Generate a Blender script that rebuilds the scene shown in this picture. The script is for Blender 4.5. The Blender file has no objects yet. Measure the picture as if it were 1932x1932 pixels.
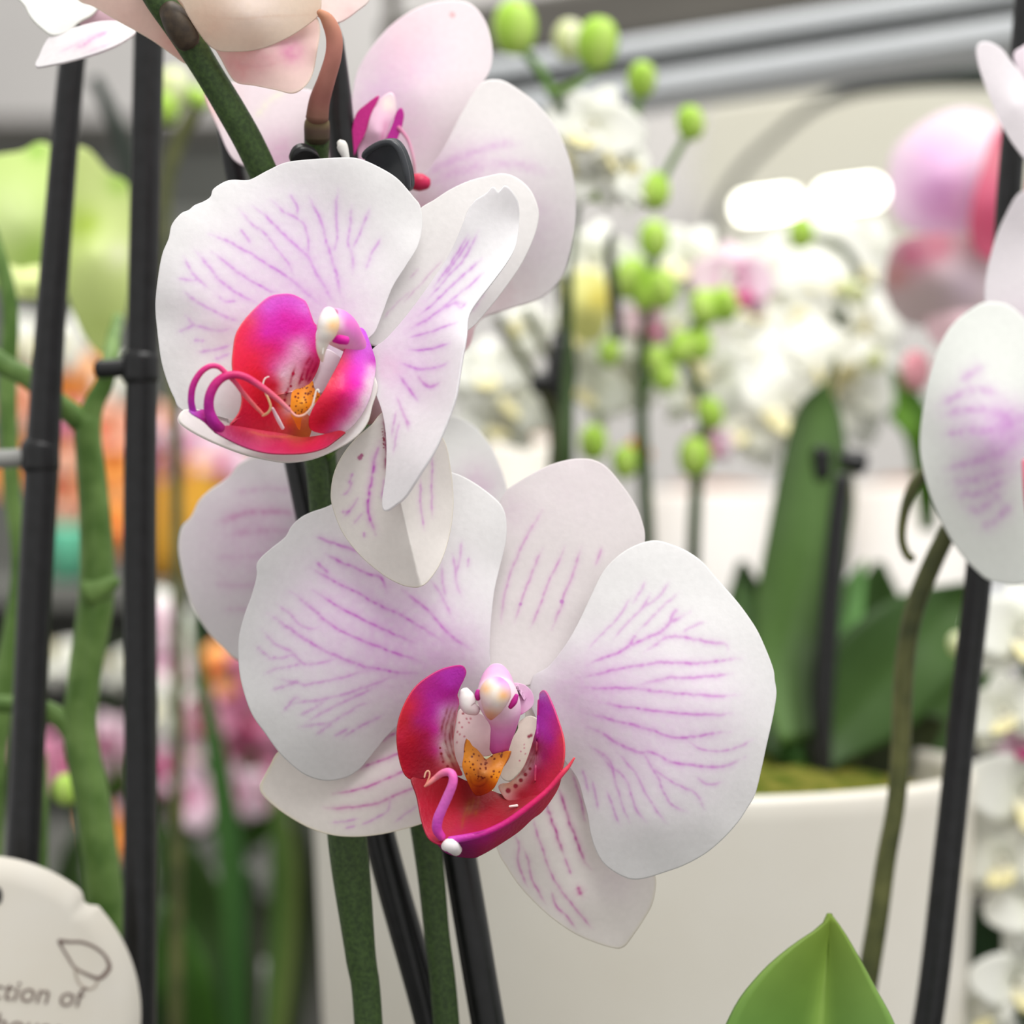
import bpy, bmesh, math, random
import numpy as np
from mathutils import Vector, Matrix, Quaternion

S = bpy.context.scene
COL = S.collection
W = 1932.0
F = 4777.0                      # focal length in pixels of the square frame
CAMZ = 1.02                     # eye height above the shop floor
BENCH = CAMZ - 0.213            # top of the sales bench
DEBUG = False
rng = np.random.default_rng(7)
random.seed(7)

def P(x, y, d):
    """point on the line of sight of (x, y) at distance d metres in front of the lens"""
    return Vector(((x - 966.0) / F * d, d, CAMZ - (y - 966.0) / F * d))
def PN(xy, d):
    xy = np.asarray(xy, float); d = np.asarray(d, float)
    return np.stack([(xy[:, 0] - 966.0) / F * d, d * np.ones(len(xy)), CAMZ - (xy[:, 1] - 966.0) / F * d], 1)
def lin(c):
    c = np.asarray(c, float) / 255.0
    return np.where(c <= 0.04045, c / 12.92, ((c + 0.055) / 1.055) ** 2.4)
def Z(x0, y0, s, pts):
    return [(x0 + s * p[0], y0 + s * p[1]) + tuple(p[2:]) for p in pts]

# ---------------------------------------------------------------- smooth curves
def catmull(pts, n, closed=False):
    """n points evenly spread along a Catmull-Rom curve through pts (any dimension)"""
    p = np.asarray(pts, float)
    if closed:
        q = np.vstack([p[-1], p, p[0], p[1]])
    else:
        q = np.vstack([2 * p[0] - p[1], p, 2 * p[-1] - p[-2]])
    out = []
    m = 24
    t = np.linspace(0, 1, m, endpoint=False)[:, None]
    for i in range(1, len(q) - 2):
        a, b, c, d = q[i - 1], q[i], q[i + 1], q[i + 2]
        out.append(0.5 * ((2 * b) + (-a + c) * t + (2 * a - 5 * b + 4 * c - d) * t ** 2 + (-a + 3 * b - 3 * c + d) * t ** 3))
    out = np.vstack(out + [q[-2][None]])
    seg = np.linalg.norm(np.diff(out[:, :2] if p.shape[1] < 3 else out[:, :min(3, p.shape[1])], axis=0), axis=1)
    L = np.concatenate([[0], np.cumsum(seg)])
    u = np.linspace(0, L[-1], n + 1 if closed else n)
    if closed: u = u[:-1]
    return np.stack([np.interp(u, L, out[:, k]) for k in range(p.shape[1])], 1)

def tps(ctrl):
    """smooth depth field through [(x, y, value)]"""
    c = np.asarray(ctrl, float)
    if len(c) < 3:
        v = c[0, 2]
        return lambda q: np.full(len(q), v)
    X = c[:, :2] / 100.0
    n = len(X)
    def U(r): return np.where(r > 1e-9, r ** 2 * np.log(r + 1e-12), 0)
    K = U(np.linalg.norm(X[:, None] - X[None], axis=2)) + 0.02 * np.eye(n)
    Q = np.hstack([np.ones((n, 1)), X])
    A = np.block([[K, Q], [Q.T, np.zeros((3, 3))]])
    w = np.linalg.lstsq(A, np.concatenate([c[:, 2], np.zeros(3)]), rcond=None)[0]
    lo, hi = c[:, 2].min(), c[:, 2].max()
    def f(q):
        q = np.asarray(q, float) / 100.0
        v = raw(q)
        if DEBUG and (v.min() < lo - 2.5 or v.max() > hi + 2.5): print('DEPTH', c[0], lo, hi, round(v.min(), 1), round(v.max(), 1))
        m = 0.5 * (lo + hi); k = 0.5 * (hi - lo) + 1.5            # soft limit outside the traced range
        d = np.abs(v - m)
        return m + np.sign(v - m) * np.where(d > k, k + 2.0 * np.tanh((d - k) / 2.0), d)
    def raw(q):
        return U(np.linalg.norm(q[:, None] - X[None], axis=2)) @ w[:n] + np.hstack([np.ones((len(q), 1)), q]) @ w[n:]
    return f

def noise2(q, scale, seed):
    """cheap smooth 2-D value noise in [-1, 1]"""
    r = np.random.default_rng(seed)
    g = r.uniform(-1, 1, (64, 64))
    x = q[:, 0] / scale; y = q[:, 1] / scale
    xi = np.floor(x).astype(int); yi = np.floor(y).astype(int)
    fx = x - xi; fy = y - yi
    fx = fx * fx * (3 - 2 * fx); fy = fy * fy * (3 - 2 * fy)
    a = g[xi % 64, yi % 64]; b = g[(xi + 1) % 64, yi % 64]; c = g[xi % 64, (yi + 1) % 64]; d = g[(xi + 1) % 64, (yi + 1) % 64]
    return (a * (1 - fx) + b * fx) * (1 - fy) + (c * (1 - fx) + d * fx) * fy

# ---------------------------------------------------------------- materials
MATS = {}
def mat(name):
    m = bpy.data.materials.new(name); m.use_nodes = True
    nt = m.node_tree; nt.nodes.clear()
    out = nt.nodes.new('ShaderNodeOutputMaterial')
    MATS[name] = m
    return m, nt, out
def petal_material(name, trans=0.28, rough=0.5, bump=0.12, mottle=0.05, nscale=900, spec=0.3, warm=None):
    """thin living tissue: pigment from the 'tint' attribute, a little light passes through"""
    m, nt, out = mat(name)
    N = nt.nodes.new; L = nt.links.new
    at = N('ShaderNodeAttribute'); at.attribute_name = 'tint'
    tc = N('ShaderNodeTexCoord')
    no = N('ShaderNodeTexNoise'); no.inputs['Scale'].default_value = nscale; no.inputs['Detail'].default_value = 3
    L(tc.outputs['Object'], no.inputs['Vector'])
    mr = N('ShaderNodeMapRange'); mr.inputs['To Min'].default_value = 1 - mottle; mr.inputs['To Max'].default_value = 1 + mottle
    L(no.outputs['Fac'], mr.inputs['Value'])
    mx = N('ShaderNodeMix'); mx.data_type = 'RGBA'; mx.blend_type = 'MULTIPLY'; mx.inputs['Factor'].default_value = 1
    L(at.outputs['Color'], mx.inputs['A']); L(mr.outputs['Result'], mx.inputs['B'])
    bp = N('ShaderNodeBump'); bp.inputs['Strength'].default_value = bump; bp.inputs['Distance'].default_value = 0.0004
    L(no.outputs['Fac'], bp.inputs['Height'])
    b = N('ShaderNodeBsdfPrincipled')
    b.inputs['Roughness'].default_value = rough; b.inputs['Specular IOR Level'].default_value = spec
    L(mx.outputs['Result'], b.inputs['Base Color']); L(bp.outputs['Normal'], b.inputs['Normal'])
    t = N('ShaderNodeBsdfTranslucent'); L(mx.outputs['Result'], t.inputs['Color'])
    s = N('ShaderNodeMixShader'); s.inputs['Fac'].default_value = trans
    L(b.outputs[0], s.inputs[1]); L(t.outputs[0], s.inputs[2]); L(s.outputs[0], out.inputs['Surface'])
    return m
def plain_material(name, c1, c2=None, scale=60, rough=0.5, bump=0.0, spec=0.4, detail=4, dist=0.001, metal=0.0, stretch=(1, 1, 1)):
    """two colours mixed by noise"""
    m, nt, out = mat(name)
    N = nt.nodes.new; L = nt.links.new
    c2 = c1 if c2 is None else c2
    tc = N('ShaderNodeTexCoord'); mp = N('ShaderNodeMapping'); mp.inputs['Scale'].default_value = stretch
    L(tc.outputs['Object'], mp.inputs['Vector'])
    no = N('ShaderNodeTexNoise'); no.inputs['Scale'].default_value = scale; no.inputs['Detail'].default_value = detail
    L(mp.outputs[0], no.inputs['Vector'])
    rp = N('ShaderNodeValToRGB'); rp.color_ramp.elements[0].position = 0.35; rp.color_ramp.elements[1].position = 0.65
    rp.color_ramp.elements[0].color = (*lin(c1), 1); rp.color_ramp.elements[1].color = (*lin(c2), 1)
    L(no.outputs['Fac'], rp.inputs['Fac'])
    b = N('ShaderNodeBsdfPrincipled'); b.inputs['Roughness'].default_value = rough
    b.inputs['Specular IOR Level'].default_value = spec; b.inputs['Metallic'].default_value = metal
    L(rp.outputs['Color'], b.inputs['Base Color'])
    if bump:
        bp = N('ShaderNodeBump'); bp.inputs['Strength'].default_value = bump; bp.inputs['Distance'].default_value = dist
        L(no.outputs['Fac'], bp.inputs['Height']); L(bp.outputs['Normal'], b.inputs['Normal'])
    L(b.outputs[0], out.inputs['Surface'])
    return m
def glow_material(name, c, strength):
    m, nt, out = mat(name)
    e = nt.nodes.new('ShaderNodeEmission'); e.inputs['Color'].default_value = (*lin(c), 1); e.inputs['Strength'].default_value = strength
    nt.links.new(e.outputs[0], out.inputs['Surface'])
    return m

# ---------------------------------------------------------------- objects
def link(o, parent=None):
    COL.objects.link(o)
    if parent is not None:
        o.parent = parent
    return o
def thing(name, label, cat, loc, group=None):
    o = bpy.data.objects.new(name, None); COL.objects.link(o)
    o.empty_display_size = 0.01
    o.location = loc; o['label'] = label; o['category'] = cat
    if group: o['group'] = group
    return o
def node(name, loc, parent, label=None):
    o = bpy.data.objects.new(name, None); o.empty_display_size = 0.01
    link(o, parent); o.location = Vector(loc) - worldof(parent)
    if label: o['label'] = label
    return o
def worldof(o):
    v = Vector(o.location)
    while o.parent is not None:
        o = o.parent; v = v + Vector(o.location)
    return v
def tag(o, label, cat, group=None):
    o['label'] = label; o['category'] = cat
    if group: o['group'] = group
    return o
def mesh_object(name, V, faces, material, parent=None, tint=None, smooth=True, label=None):
    """V: n x 3 world coordinates; the object's origin sits at the mesh's middle"""
    V = np.asarray(V, float)
    mid = 0.5 * (V.min(0) + V.max(0))
    me = bpy.data.meshes.new(name)
    me.from_pydata((V - mid).tolist(), [], faces)
    if smooth:
        me.polygons.foreach_set('use_smooth', [True] * len(me.polygons))
    if tint is not None:
        a = me.color_attributes.new('tint', 'FLOAT_COLOR', 'POINT')
        t = np.ones((len(V), 4), np.float32); t[:, :3] = tint
        a.data.foreach_set('color', t.ravel())
    me.materials.append(MATS[material])
    me.update()
    o = bpy.data.objects.new(name, me)
    link(o, parent)
    o.location = Vector(mid) - (worldof(parent) if parent else Vector())
    if label: o['label'] = label
    return o

# ---------------------------------------------------------------- pigment
def seg_dist(q, a, b):
    d = b - a; L2 = (d ** 2).sum() + 1e-9
    t = np.clip(((q - a) @ d) / L2, 0, 1)
    return np.linalg.norm(q - (a + t[:, None] * d), axis=1), t
def colour_field(field, soft=3.0):
    """pigment interpolated smoothly between traced samples (x, y, colour)"""
    f = np.asarray([p[:2] for p in field], float) / 20.0; c = np.asarray([np.asarray(p[2], float) for p in field])
    n = len(f)
    K = np.linalg.norm(f[:, None] - f[None], axis=2)
    A = np.block([[-(K + 0.0) + (-0.05) * np.eye(n), np.ones((n, 1))], [np.ones((1, n)), np.zeros((1, 1))]])
    w = np.linalg.solve(A, np.vstack([c, np.zeros((1, 3))]))
    lo = c.min(0); hi = c.max(0)
    def g(q):
        R = np.linalg.norm(q[:, None] / 20.0 - f[None], axis=2)
        v = -R @ w[:n] + w[n]
        return lin(np.clip(v, lo, hi))
    return g
def pigment(q, base, veins=(), blush=(), spots=(), field=None, power=3.0, seed=1, edge=None, edge_t=None):
    """pigment of the points q (tracing coordinates): base, soft blushes, branching veins, spots"""
    n = len(q)
    if field is not None:
        col = colour_field(field)(q)
    else:
        col = np.tile(lin(base), (n, 1))
    for x, y, r, c, s in blush:
        dd = np.linalg.norm(q - np.array([x, y]), axis=1)
        k = (s * np.exp(-(dd / r) ** 2) * (1 + 0.25 * noise2(q, 9, seed + 3)))[:, None]
        col = col * (1 - np.clip(k, 0, 1)) + lin(c) * np.clip(k, 0, 1)
    for v in veins:
        pts, wd, c, s = v
        pts = np.asarray(pts, float)[:, :2]
        pts = catmull(pts, max(8, 5 * len(pts))) if len(pts) > 2 else pts
        pts = pts + np.stack([noise2(pts, 14, seed + 11), noise2(pts + 500, 14, seed + 12)], 1) * 1.2
        lo = pts.min(0) - 4 * wd; hi = pts.max(0) + 4 * wd
        sel = np.where(((q > lo) & (q < hi)).all(1))[0]
        if not len(sel): continue
        qs = q[sel]
        best = np.full(len(qs), 1e9); tt = np.zeros(len(qs))
        m = len(pts) - 1
        for i in range(m):
            d, t = seg_dist(qs, pts[i], pts[i + 1])
            k = d < best
            best[k] = d[k]; tt[k] = (i + t[k]) / m
        env = np.clip(np.minimum(tt, 1 - tt) * 6, 0.15, 1) ** 0.8
        mod = 0.78 + 0.35 * noise2(qs, 7, seed + 5)
        k = s * env * mod * (0.66 * np.exp(-(best / wd) ** 2) + 0.30 * np.exp(-(best / (2.8 * wd)) ** 2))
        k = np.clip(k, 0, 1)[:, None]
        col[sel] = col[sel] * (1 - k) + lin(c) * k
    for x, y, r, c in spots:
        sel = np.where(((q - np.array([x, y])) ** 2).sum(1) < (3 * r) ** 2)[0]
        if not len(sel): continue
        dd = np.linalg.norm(q[sel] - np.array([x, y]), axis=1)
        k = np.clip(1.35 * np.exp(-(dd / r) ** 4), 0, 1)[:, None]
        col[sel] = col[sel] * (1 - k) + lin(c) * k
    if edge is not None:
        k = np.clip((edge_t - edge[1]) / (1 - edge[1]), 0, 1)[:, None] ** 2 * edge[2]
        col = col * (1 - k) + lin(edge[0]) * k
    return col

# ---------------------------------------------------------------- sheets (petals, sepals, lobes)
def sheet(name, outline, centre, d0, depth, parent, material='petal', base=(238, 237, 237), thick=0.55, ns=220, nt=60,
          ripple=0.0, rscale=60, seed=1, edge_curl=0.0, label=None, edge=None, crease=(), band=False, **pig):
    """a curved living sheet: outline traced as a closed curve, depth (mm behind d0) smooth through control points"""
    if band:
        A = catmull(outline[0], ns); B = catmull(outline[1], ns)
        v = np.linspace(0, 1, nt + 1)
        q = (A[None] * (1 - v[:, None, None]) + B[None] * v[:, None, None]).reshape(-1, 2)
        tt = np.repeat(np.abs(2 * v - 1), ns)
    else:
        o = catmull(outline, ns, closed=True)
        c = np.asarray(centre, float)
        a = np.cross(np.roll(o, -1, 0) - c, o - c).sum()
        if a < 0: o = o[::-1]
        if DEBUG:
            e = o - c; da = np.diff(np.unwrap(np.arctan2(e[:, 1], e[:, 0])))
            bad = (da > 0.002).sum()
            if bad: print('NOTSTAR', name, np.round(centre), bad, np.round(o[:-1][da > 0.002][::max(1, bad // 4)]).tolist())
        t = np.linspace(0, 1, nt + 1)[1:]
        t = 1 - (1 - t) ** 1.0
        q = np.vstack([c[None], (c + t[:, None, None] * (o[None] - c)).reshape(-1, 2)])
        tt = np.concatenate([[0], np.repeat(t, ns)])
    z = tps(depth)(q)
    if ripple:
        z = z + ripple * noise2(q, rscale, seed) * (0.3 + 0.7 * tt)
    if edge_curl:
        z = z + edge_curl * np.clip((tt - 0.7) / 0.3, 0, 1) ** 2
    for pts, hgt, wid in crease:
        best = np.full(len(q), 1e9)
        pts = np.asarray(pts, float)
        for i in range(len(pts) - 1):
            best = np.minimum(best, seg_dist(q, pts[i], pts[i + 1])[0])
        z = z - hgt * np.exp(-best / wid)
    Vv = PN(q, d0 + z / 1000.0)
    f = []
    if band:
        for k in range(nt):
            for s in range(ns - 1):
                f.append((k * ns + s, (k + 1) * ns + s, (k + 1) * ns + s + 1, k * ns + s + 1))
        if np.cross(A[ns // 2 + 1] - A[ns // 2], B[ns // 2] - A[ns // 2]) < 0: f = [g[::-1] for g in f]
    else:
        for s in range(ns):
            f.append((0, 1 + s, 1 + (s + 1) % ns))
        for k in range(nt - 1):
            b0 = 1 + k * ns; b1 = b0 + ns
            for s in range(ns):
                s2 = (s + 1) % ns
                f.append((b0 + s, b1 + s, b1 + s2, b0 + s2))
    tint = pigment(q, base, seed=seed, edge=edge, edge_t=tt, **pig)
    ob = mesh_object(name, Vv, f, material, parent, tint, label=label)
    md = ob.modifiers.new('thickness', 'SOLIDIFY'); md.thickness = thick / 1000.0; md.offset = -1.0
    return ob

# ---------------------------------------------------------------- tubes
def tube(name, pts, material, parent=None, sides=14, n=None, tints=None, label=None, world=False, flat=1.0, field=None):
    """pts: (x, y, d, r) with r in pixels at that distance, or world (X, Y, Z, R) when world; rounded ends"""
    p = []
    for a in pts:
        if world: p.append((a[0], a[1], a[2], a[3]))
        else:
            v = P(a[0], a[1], a[2]); p.append((v.x, v.y, v.z, a[3] / F * a[2]))
    p = np.asarray(p, float)
    for i, j in ((0, 1), (len(p) - 1, len(p) - 2)):
        zb = BENCH + 0.0006
        if p[i, 2] < zb < p[j, 2]:
            u = (zb - p[j, 2]) / (p[i, 2] - p[j, 2]); p[i] = p[j] + u * (p[i] - p[j])
    n = n or max(6, len(p) * 8)
    cc = None
    if tints is not None:
        tk = np.linspace(0, 1, len(tints)); cc = np.stack([np.interp(np.linspace(0, 1, n), tk, [lin(c)[k] for c in tints]) for k in range(3)], 1)
    if len(p) == 2:
        u = np.linspace(0, 1, n)[:, None]; q = p[0] * (1 - u) + p[1] * u
    else:
        q = catmull(p, n)
    X = q[:, :3]; R = np.maximum(q[:, 3], 1e-5)
    T = np.gradient(X, axis=0); T /= np.linalg.norm(T, axis=1)[:, None] + 1e-12
    up = np.array([0, 1.0, 0]) if abs(T[0, 1]) < 0.9 else np.array([1.0, 0, 0])
    A = np.cross(T[0], up); A /= np.linalg.norm(A)
    # rounded ends: two extra rings at each end
    ends = [(0.0, 0.05), (0.35, 0.75)]
    rows = []; cols = []
    fr = []
    for i in range(n):
        A = A - T[i] * (A @ T[i]); A /= np.linalg.norm(A)
        fr.append((A.copy(), np.cross(T[i], A)))
    ang = np.linspace(0, 2 * math.pi, sides, endpoint=False)
    def ring(c, A, B, r): return c + r * (np.cos(ang)[:, None] * A + flat * np.sin(ang)[:, None] * B)
    rows.append(ring(X[0] - T[0] * R[0] * .55, *fr[0], R[0] * .05)); rows.append(ring(X[0] - T[0] * R[0] * .4, *fr[0], R[0] * .7))
    for i in range(n): rows.append(ring(X[i], *fr[i], R[i]))
    rows.append(ring(X[-1] + T[-1] * R[-1] * .4, *fr[-1], R[-1] * .7)); rows.append(ring(X[-1] + T[-1] * R[-1] * .55, *fr[-1], R[-1] * .05))
    V = np.vstack(rows); m = len(rows)
    f = []
    for k in range(m - 1):
        for s in range(sides):
            s2 = (s + 1) % sides
            f.append((k * sides + s, k * sides + s2, (k + 1) * sides + s2, (k + 1) * sides + s))
    f.append(tuple(range(sides))[::-1]); f.append(tuple((m - 1) * sides + s for s in range(sides)))
    tint = None
    if cc is not None:
        tint = np.repeat(np.vstack([cc[:1], cc[:1], cc, cc[-1:], cc[-1:]]), sides, axis=0)
    if field is not None:
        tint = colour_field(field)(np.stack([V[:, 0] / V[:, 1] * F + 966, 966 - (V[:, 2] - CAMZ) / V[:, 1] * F], 1))
    return mesh_object(name, V, f, material, parent, tint, label=label)

# ---------------------------------------------------------------- leaves
def leaf(name, pts, material, parent, base=(90, 140, 60), base2=None, fold=0.25, n=40, m=13, thick=1.2, rib=None, label=None, seed=3, tip=None):
    """pts along the midrib: (x, y, d, left half width px, right half width px, lean): a V- or trough-shaped blade.
    fold: how far (share of the half width) both halves come toward the viewer; lean adds depth per px to the left (+) """
    p = np.asarray([tuple(a) + (0,) * (6 - len(a)) for a in pts], float)
    q = catmull(p, n)
    T = np.gradient(q[:, :2], axis=0); T /= np.linalg.norm(T, axis=1)[:, None] + 1e-9
    Nn = np.stack([T[:, 1], -T[:, 0]], 1)
    u = np.linspace(-1, 1, m)
    V = []; tint = []
    b1 = lin(base); b2 = lin(base2 if base2 is not None else base)
    rb = lin(rib) if rib is not None else b1
    tp = lin(tip) if tip is not None else None
    for i in range(n):
        for k in range(m):
            w = q[i, 3] if u[k] < 0 else q[i, 4]
            xy = q[i, :2] + Nn[i] * (u[k] * w)
            px = q[i, 2] / F
            dd = q[i, 2] - fold * abs(u[k]) * w * px * (1.0 - 0.25 * abs(u[k])) + q[i, 5] * u[k] * w * px
            V.append(PN(xy[None], np.array([dd]))[0])
            g = 0.5 + 0.5 * math.sin(2.2 * u[k] + seed + 2.0 * i / n)
            c = b1 * (1 - g) + b2 * g
            if rib is not None:
                kk = math.exp(-(u[k] * 7) ** 2); c = c * (1 - kk) + rb * kk
            if tp is not None:
                kk = max(0, 1 - i / n * 6) * 0.8; c = c * (1 - kk) + tp * kk
            tint.append(c)
    f = []
    for i in range(n - 1):
        for k in range(m - 1):
            f.append((i * m + k, i * m + k + 1, (i + 1) * m + k + 1, (i + 1) * m + k))
    ob = mesh_object(name, V, f, material, parent, np.asarray(tint), label=label)
    md = ob.modifiers.new('thickness', 'SOLIDIFY'); md.thickness = thick / 1000.0; md.offset = 0
    return ob

# ---------------------------------------------------------------- lathe, boxes
def lathe(name, prof, centre, material, parent=None, sides=64, label=None, tint=None):
    """prof: (radius, height) from bottom to top"""
    V = []; f = []
    n = len(prof)
    for r, h in prof:
        for s in range(sides):
            a = 2 * math.pi * s / sides
            V.append((centre[0] + max(r, 1e-5) * math.cos(a), centre[1] + max(r, 1e-5) * math.sin(a), centre[2] + h))
    for k in range(n - 1):
        for s in range(sides):
            s2 = (s + 1) % sides
            f.append((k * sides + s, k * sides + s2, (k + 1) * sides + s2, (k + 1) * sides + s))
    return mesh_object(name, V, f, material, parent, tint, label=label)
def box(name, a, b, material, parent=None, bevel=0.002, label=None, rot=None):
    a = np.minimum(a, b).astype(float) if False else np.asarray(a, float); b = np.asarray(b, float)
    lo = np.minimum(a, b); hi = np.maximum(a, b)
    bm = bmesh.new()
    bmesh.ops.create_cube(bm, size=1)
    sz = hi - lo
    for v in bm.verts: v.co = Vector(((v.co.x) * sz[0], (v.co.y) * sz[1], (v.co.z) * sz[2]))
    if bevel: bmesh.ops.bevel(bm, geom=bm.edges[:], offset=bevel, segments=2, affect='EDGES', profile=0.5)
    me = bpy.data.meshes.new(name); bm.to_mesh(me); bm.free()
    me.materials.append(MATS[material])
    o = bpy.data.objects.new(name, me); link(o, parent)
    o.location = Vector(0.5 * (lo + hi)) - (worldof(parent) if parent else Vector())
    if rot is not None: o.rotation_euler = rot
    if label: o['label'] = label
    return o
def bar(name, p0, p1, w, h, material, parent=None, bevel=0.003):
    """a straight bar from p0 to p1, w across and h high"""
    p0 = Vector(p0); p1 = Vector(p1); d = p1 - p0
    o = box(name, (-d.length / 2, -w / 2, -h / 2), (d.length / 2, w / 2, h / 2), material, None, bevel)
    o.rotation_mode = 'QUATERNION'
    o.rotation_quaternion = Vector((1, 0, 0)).rotation_difference(d.normalized()) if abs(d.normalized().z) < 0.99 else d.to_track_quat('X', 'Z')
    mid = (p0 + p1) / 2
    if parent: o.parent = parent; o.location = mid - worldof(parent)
    else: o.location = mid
    return o

# ---------------------------------------------------------------- a small whole flower for plants further back
def bloom_mesh(name, kind):
    """five tepals, lip and column in one mesh, facing -Y, about 2 units wide"""
    pal = {'white': ((243, 243, 236), (240, 241, 226), (238, 230, 180), (246, 244, 230)),
           'pink': ((238, 214, 226), (222, 150, 186), (180, 40, 110), (240, 215, 225)),
           'rose': ((232, 160, 190), (205, 84, 140), (150, 30, 80), (230, 190, 200)),
           'orange': ((250, 180, 110), (250, 150, 40), (236, 90, 50), (252, 220, 120)),
           'peach': ((250, 205, 180), (250, 150, 110), (240, 90, 80), (252, 220, 160)),
           'green': ((214, 226, 160), (180, 210, 90), (200, 190, 60), (230, 235, 190))}[kind]
    V = []; f = []; tint = []
    r = np.random.default_rng(len(kind) * 7)
    def tep(ang, L, wd, cup, z0, c0, c1):
        b = len(V); n, m = 12, 9
        for i in range(n):
            t = i / (n - 1); w = wd * (math.sin(math.pi * min(1, t ** 0.75 * 0.93 + 0.04)) ** 0.6)
            for k in range(m):
                u = -1 + 2 * k / (m - 1)
                x = u * w; y = 0.08 + t * L
                z = z0 + cup * (t ** 2) * 0.35 - cup * 0.18 * u * u * (1 - t) - 0.1 * math.sin(3.1 * t)
                X = x * math.cos(ang) - y * math.sin(ang); Y = x * math.sin(ang) + y * math.cos(ang)
                V.append((X, z, Y))
                g = max(0, 1 - t * 1.9); tint.append(lin(c0) * (1 - g) + lin(c1) * g)
        for i in range(n - 1):
            for k in range(m - 1):
                f.append((b + i * m + k, b + i * m + k + 1, b + (i + 1) * m + k + 1, b + (i + 1) * m + k))
    for ang in (0, 2.2, -2.2): tep(ang, 0.95, 0.34, 0.6, 0.06, pal[0], pal[1])
    for ang in (1.35, -1.35): tep(ang, 1.0, 0.55, 0.5, 0.0, pal[0], pal[1])
    for ang, s in ((2.7, 1), (-2.7, 1), (3.14, 1)): tep(ang, 0.45, 0.16, -1.2, -0.12, pal[2], pal[3])
    # column: a rounded knob
    b = len(V)
    for i in range(7):
        th = math.pi * i / 6
        for k in range(10):
            a = 2 * math.pi * k / 10
            V.append((0.1 * math.sin(th) * math.cos(a), -0.14 + 0.12 * math.cos(th), 0.03 + 0.1 * math.sin(th) * math.sin(a))); tint.append(lin(pal[3]))
    for i in range(6):
        for k in range(10):
            k2 = (k + 1) % 10
            f.append((b + i * 10 + k, b + i * 10 + k2, b + (i + 1) * 10 + k2, b + (i + 1) * 10 + k))
    o = mesh_object('flower', V, f, 'bloom_tissue', None, np.asarray(tint))
    o.modifiers.new('thickness', 'SOLIDIFY').thickness = 0.03
    COL.objects.unlink(o)
    o.location = (0, 0, 0)
    return o
BLOOMS = {}
def bloom(kind, parent, x, y, d, size_px, yaw=0.0, pitch=0.0, roll=0.0):
    """a copy of the small flower, size_px across at distance d"""
    if kind not in BLOOMS: BLOOMS[kind] = bloom_mesh('flower', kind)
    o = BLOOMS[kind].copy(); link(o, parent)
    o.location = P(x, y, d) - worldof(parent)
    s = size_px / F * d / 2.0
    o.scale = (s, s, s)
    o.rotation_mode = 'YXZ'
    o.rotation_euler = (math.radians(-0.6 * pitch), math.radians(roll), math.radians(yaw))
    return o
BUD = {}
def bud(parent, x, y, d, r_px, lean=0.0, kind='green', long=1.25):
    """a plump flower bud with a seam, copied"""
    if kind not in BUD:
        cols = {'green': ((150, 195, 50), (196, 222, 120)), 'pale': ((226, 228, 196), (205, 218, 130)), 'pink': ((236, 150, 165), (240, 190, 195))}[kind]
        V = []; f = []; tint = []; n, m = 14, 18
        for i in range(n):
            th = math.pi * i / (n - 1)
            for k in range(m):
                a = 2 * math.pi * k / m
                rr = abs(math.sin(th)) ** 0.85 * (1 - 0.10 * (abs(math.sin(1.5 * a)) < 0.16))
                V.append((rr * math.cos(a), rr * math.sin(a), math.cos(th))); g = 0.5 + 0.5 * math.sin(3 * a)
                g = g * 0.6 + 0.4 * (0.5 - 0.5 * math.cos(th)) ; tint.append(lin(cols[0]) * (1 - g) + lin(cols[1]) * g)
        for i in range(n - 1):
            for k in range(m):
                k2 = (k + 1) % m
                f.append((i * m + k, (i + 1) * m + k, (i + 1) * m + k2, i * m + k2))
        o = mesh_object('bud', V, f, 'leafy', None, np.asarray(tint)); COL.objects.unlink(o); o.location = (0, 0, 0)
        BUD[kind] = o
    o = BUD[kind].copy(); link(o, parent)
    o.location = P(x, y, d) - worldof(parent)
    s = r_px / F * d
    o.scale = (s, s, s * long); o.rotation_euler = (0, math.radians(lean), random.uniform(0, 6))
    return o

# ---------------------------------------------------------------- shared materials
petal_material('petal')
petal_material('bloom_tissue', trans=0.22, rough=0.6, bump=0, mottle=0.03, spec=0.2)
petal_material('lip_tissue', trans=0.10, rough=0.42, bump=0.25, mottle=0.10, nscale=1500, spec=0.35)
petal_material('leafy', trans=0.10, rough=0.5, bump=0.08, mottle=0.12, nscale=160, spec=0.22)
petal_material('tissue_solid', trans=0.08, rough=0.6, spec=0.2, bump=0.1, mottle=0.08, nscale=700)
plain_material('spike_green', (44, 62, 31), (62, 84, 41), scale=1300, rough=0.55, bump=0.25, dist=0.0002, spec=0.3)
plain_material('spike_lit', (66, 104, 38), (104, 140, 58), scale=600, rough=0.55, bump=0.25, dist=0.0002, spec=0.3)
plain_material('branch_green', (74, 106, 44), (112, 142, 76), scale=120, rough=0.5, spec=0.25)
plain_material('olive', (58, 64, 34), (98, 100, 58), scale=100, rough=0.5, spec=0.3)
plain_material('black_plastic', (17, 17, 18), (26, 26, 28), scale=300, rough=0.36, bump=0.06, dist=0.0002, spec=0.4)
plain_material('clip_plastic', (40, 43, 48), (50, 53, 58), scale=200, rough=0.35, spec=0.5)
plain_material('spike_brown', (50, 40, 32), (70, 58, 44), scale=500, rough=0.55, bump=0.25, dist=0.0002, spec=0.3)
plain_material('white_ceramic', (226, 220, 208), (232, 227, 217), scale=18, rough=0.45, spec=0.4)
plain_material('cream_ceramic', (236, 228, 220), (240, 234, 228), scale=14, rough=0.5, spec=0.4)
plain_material('brown_soil', (120, 84, 66), (170, 130, 108), scale=90, rough=0.9, spec=0.1, bump=0.5)
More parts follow.
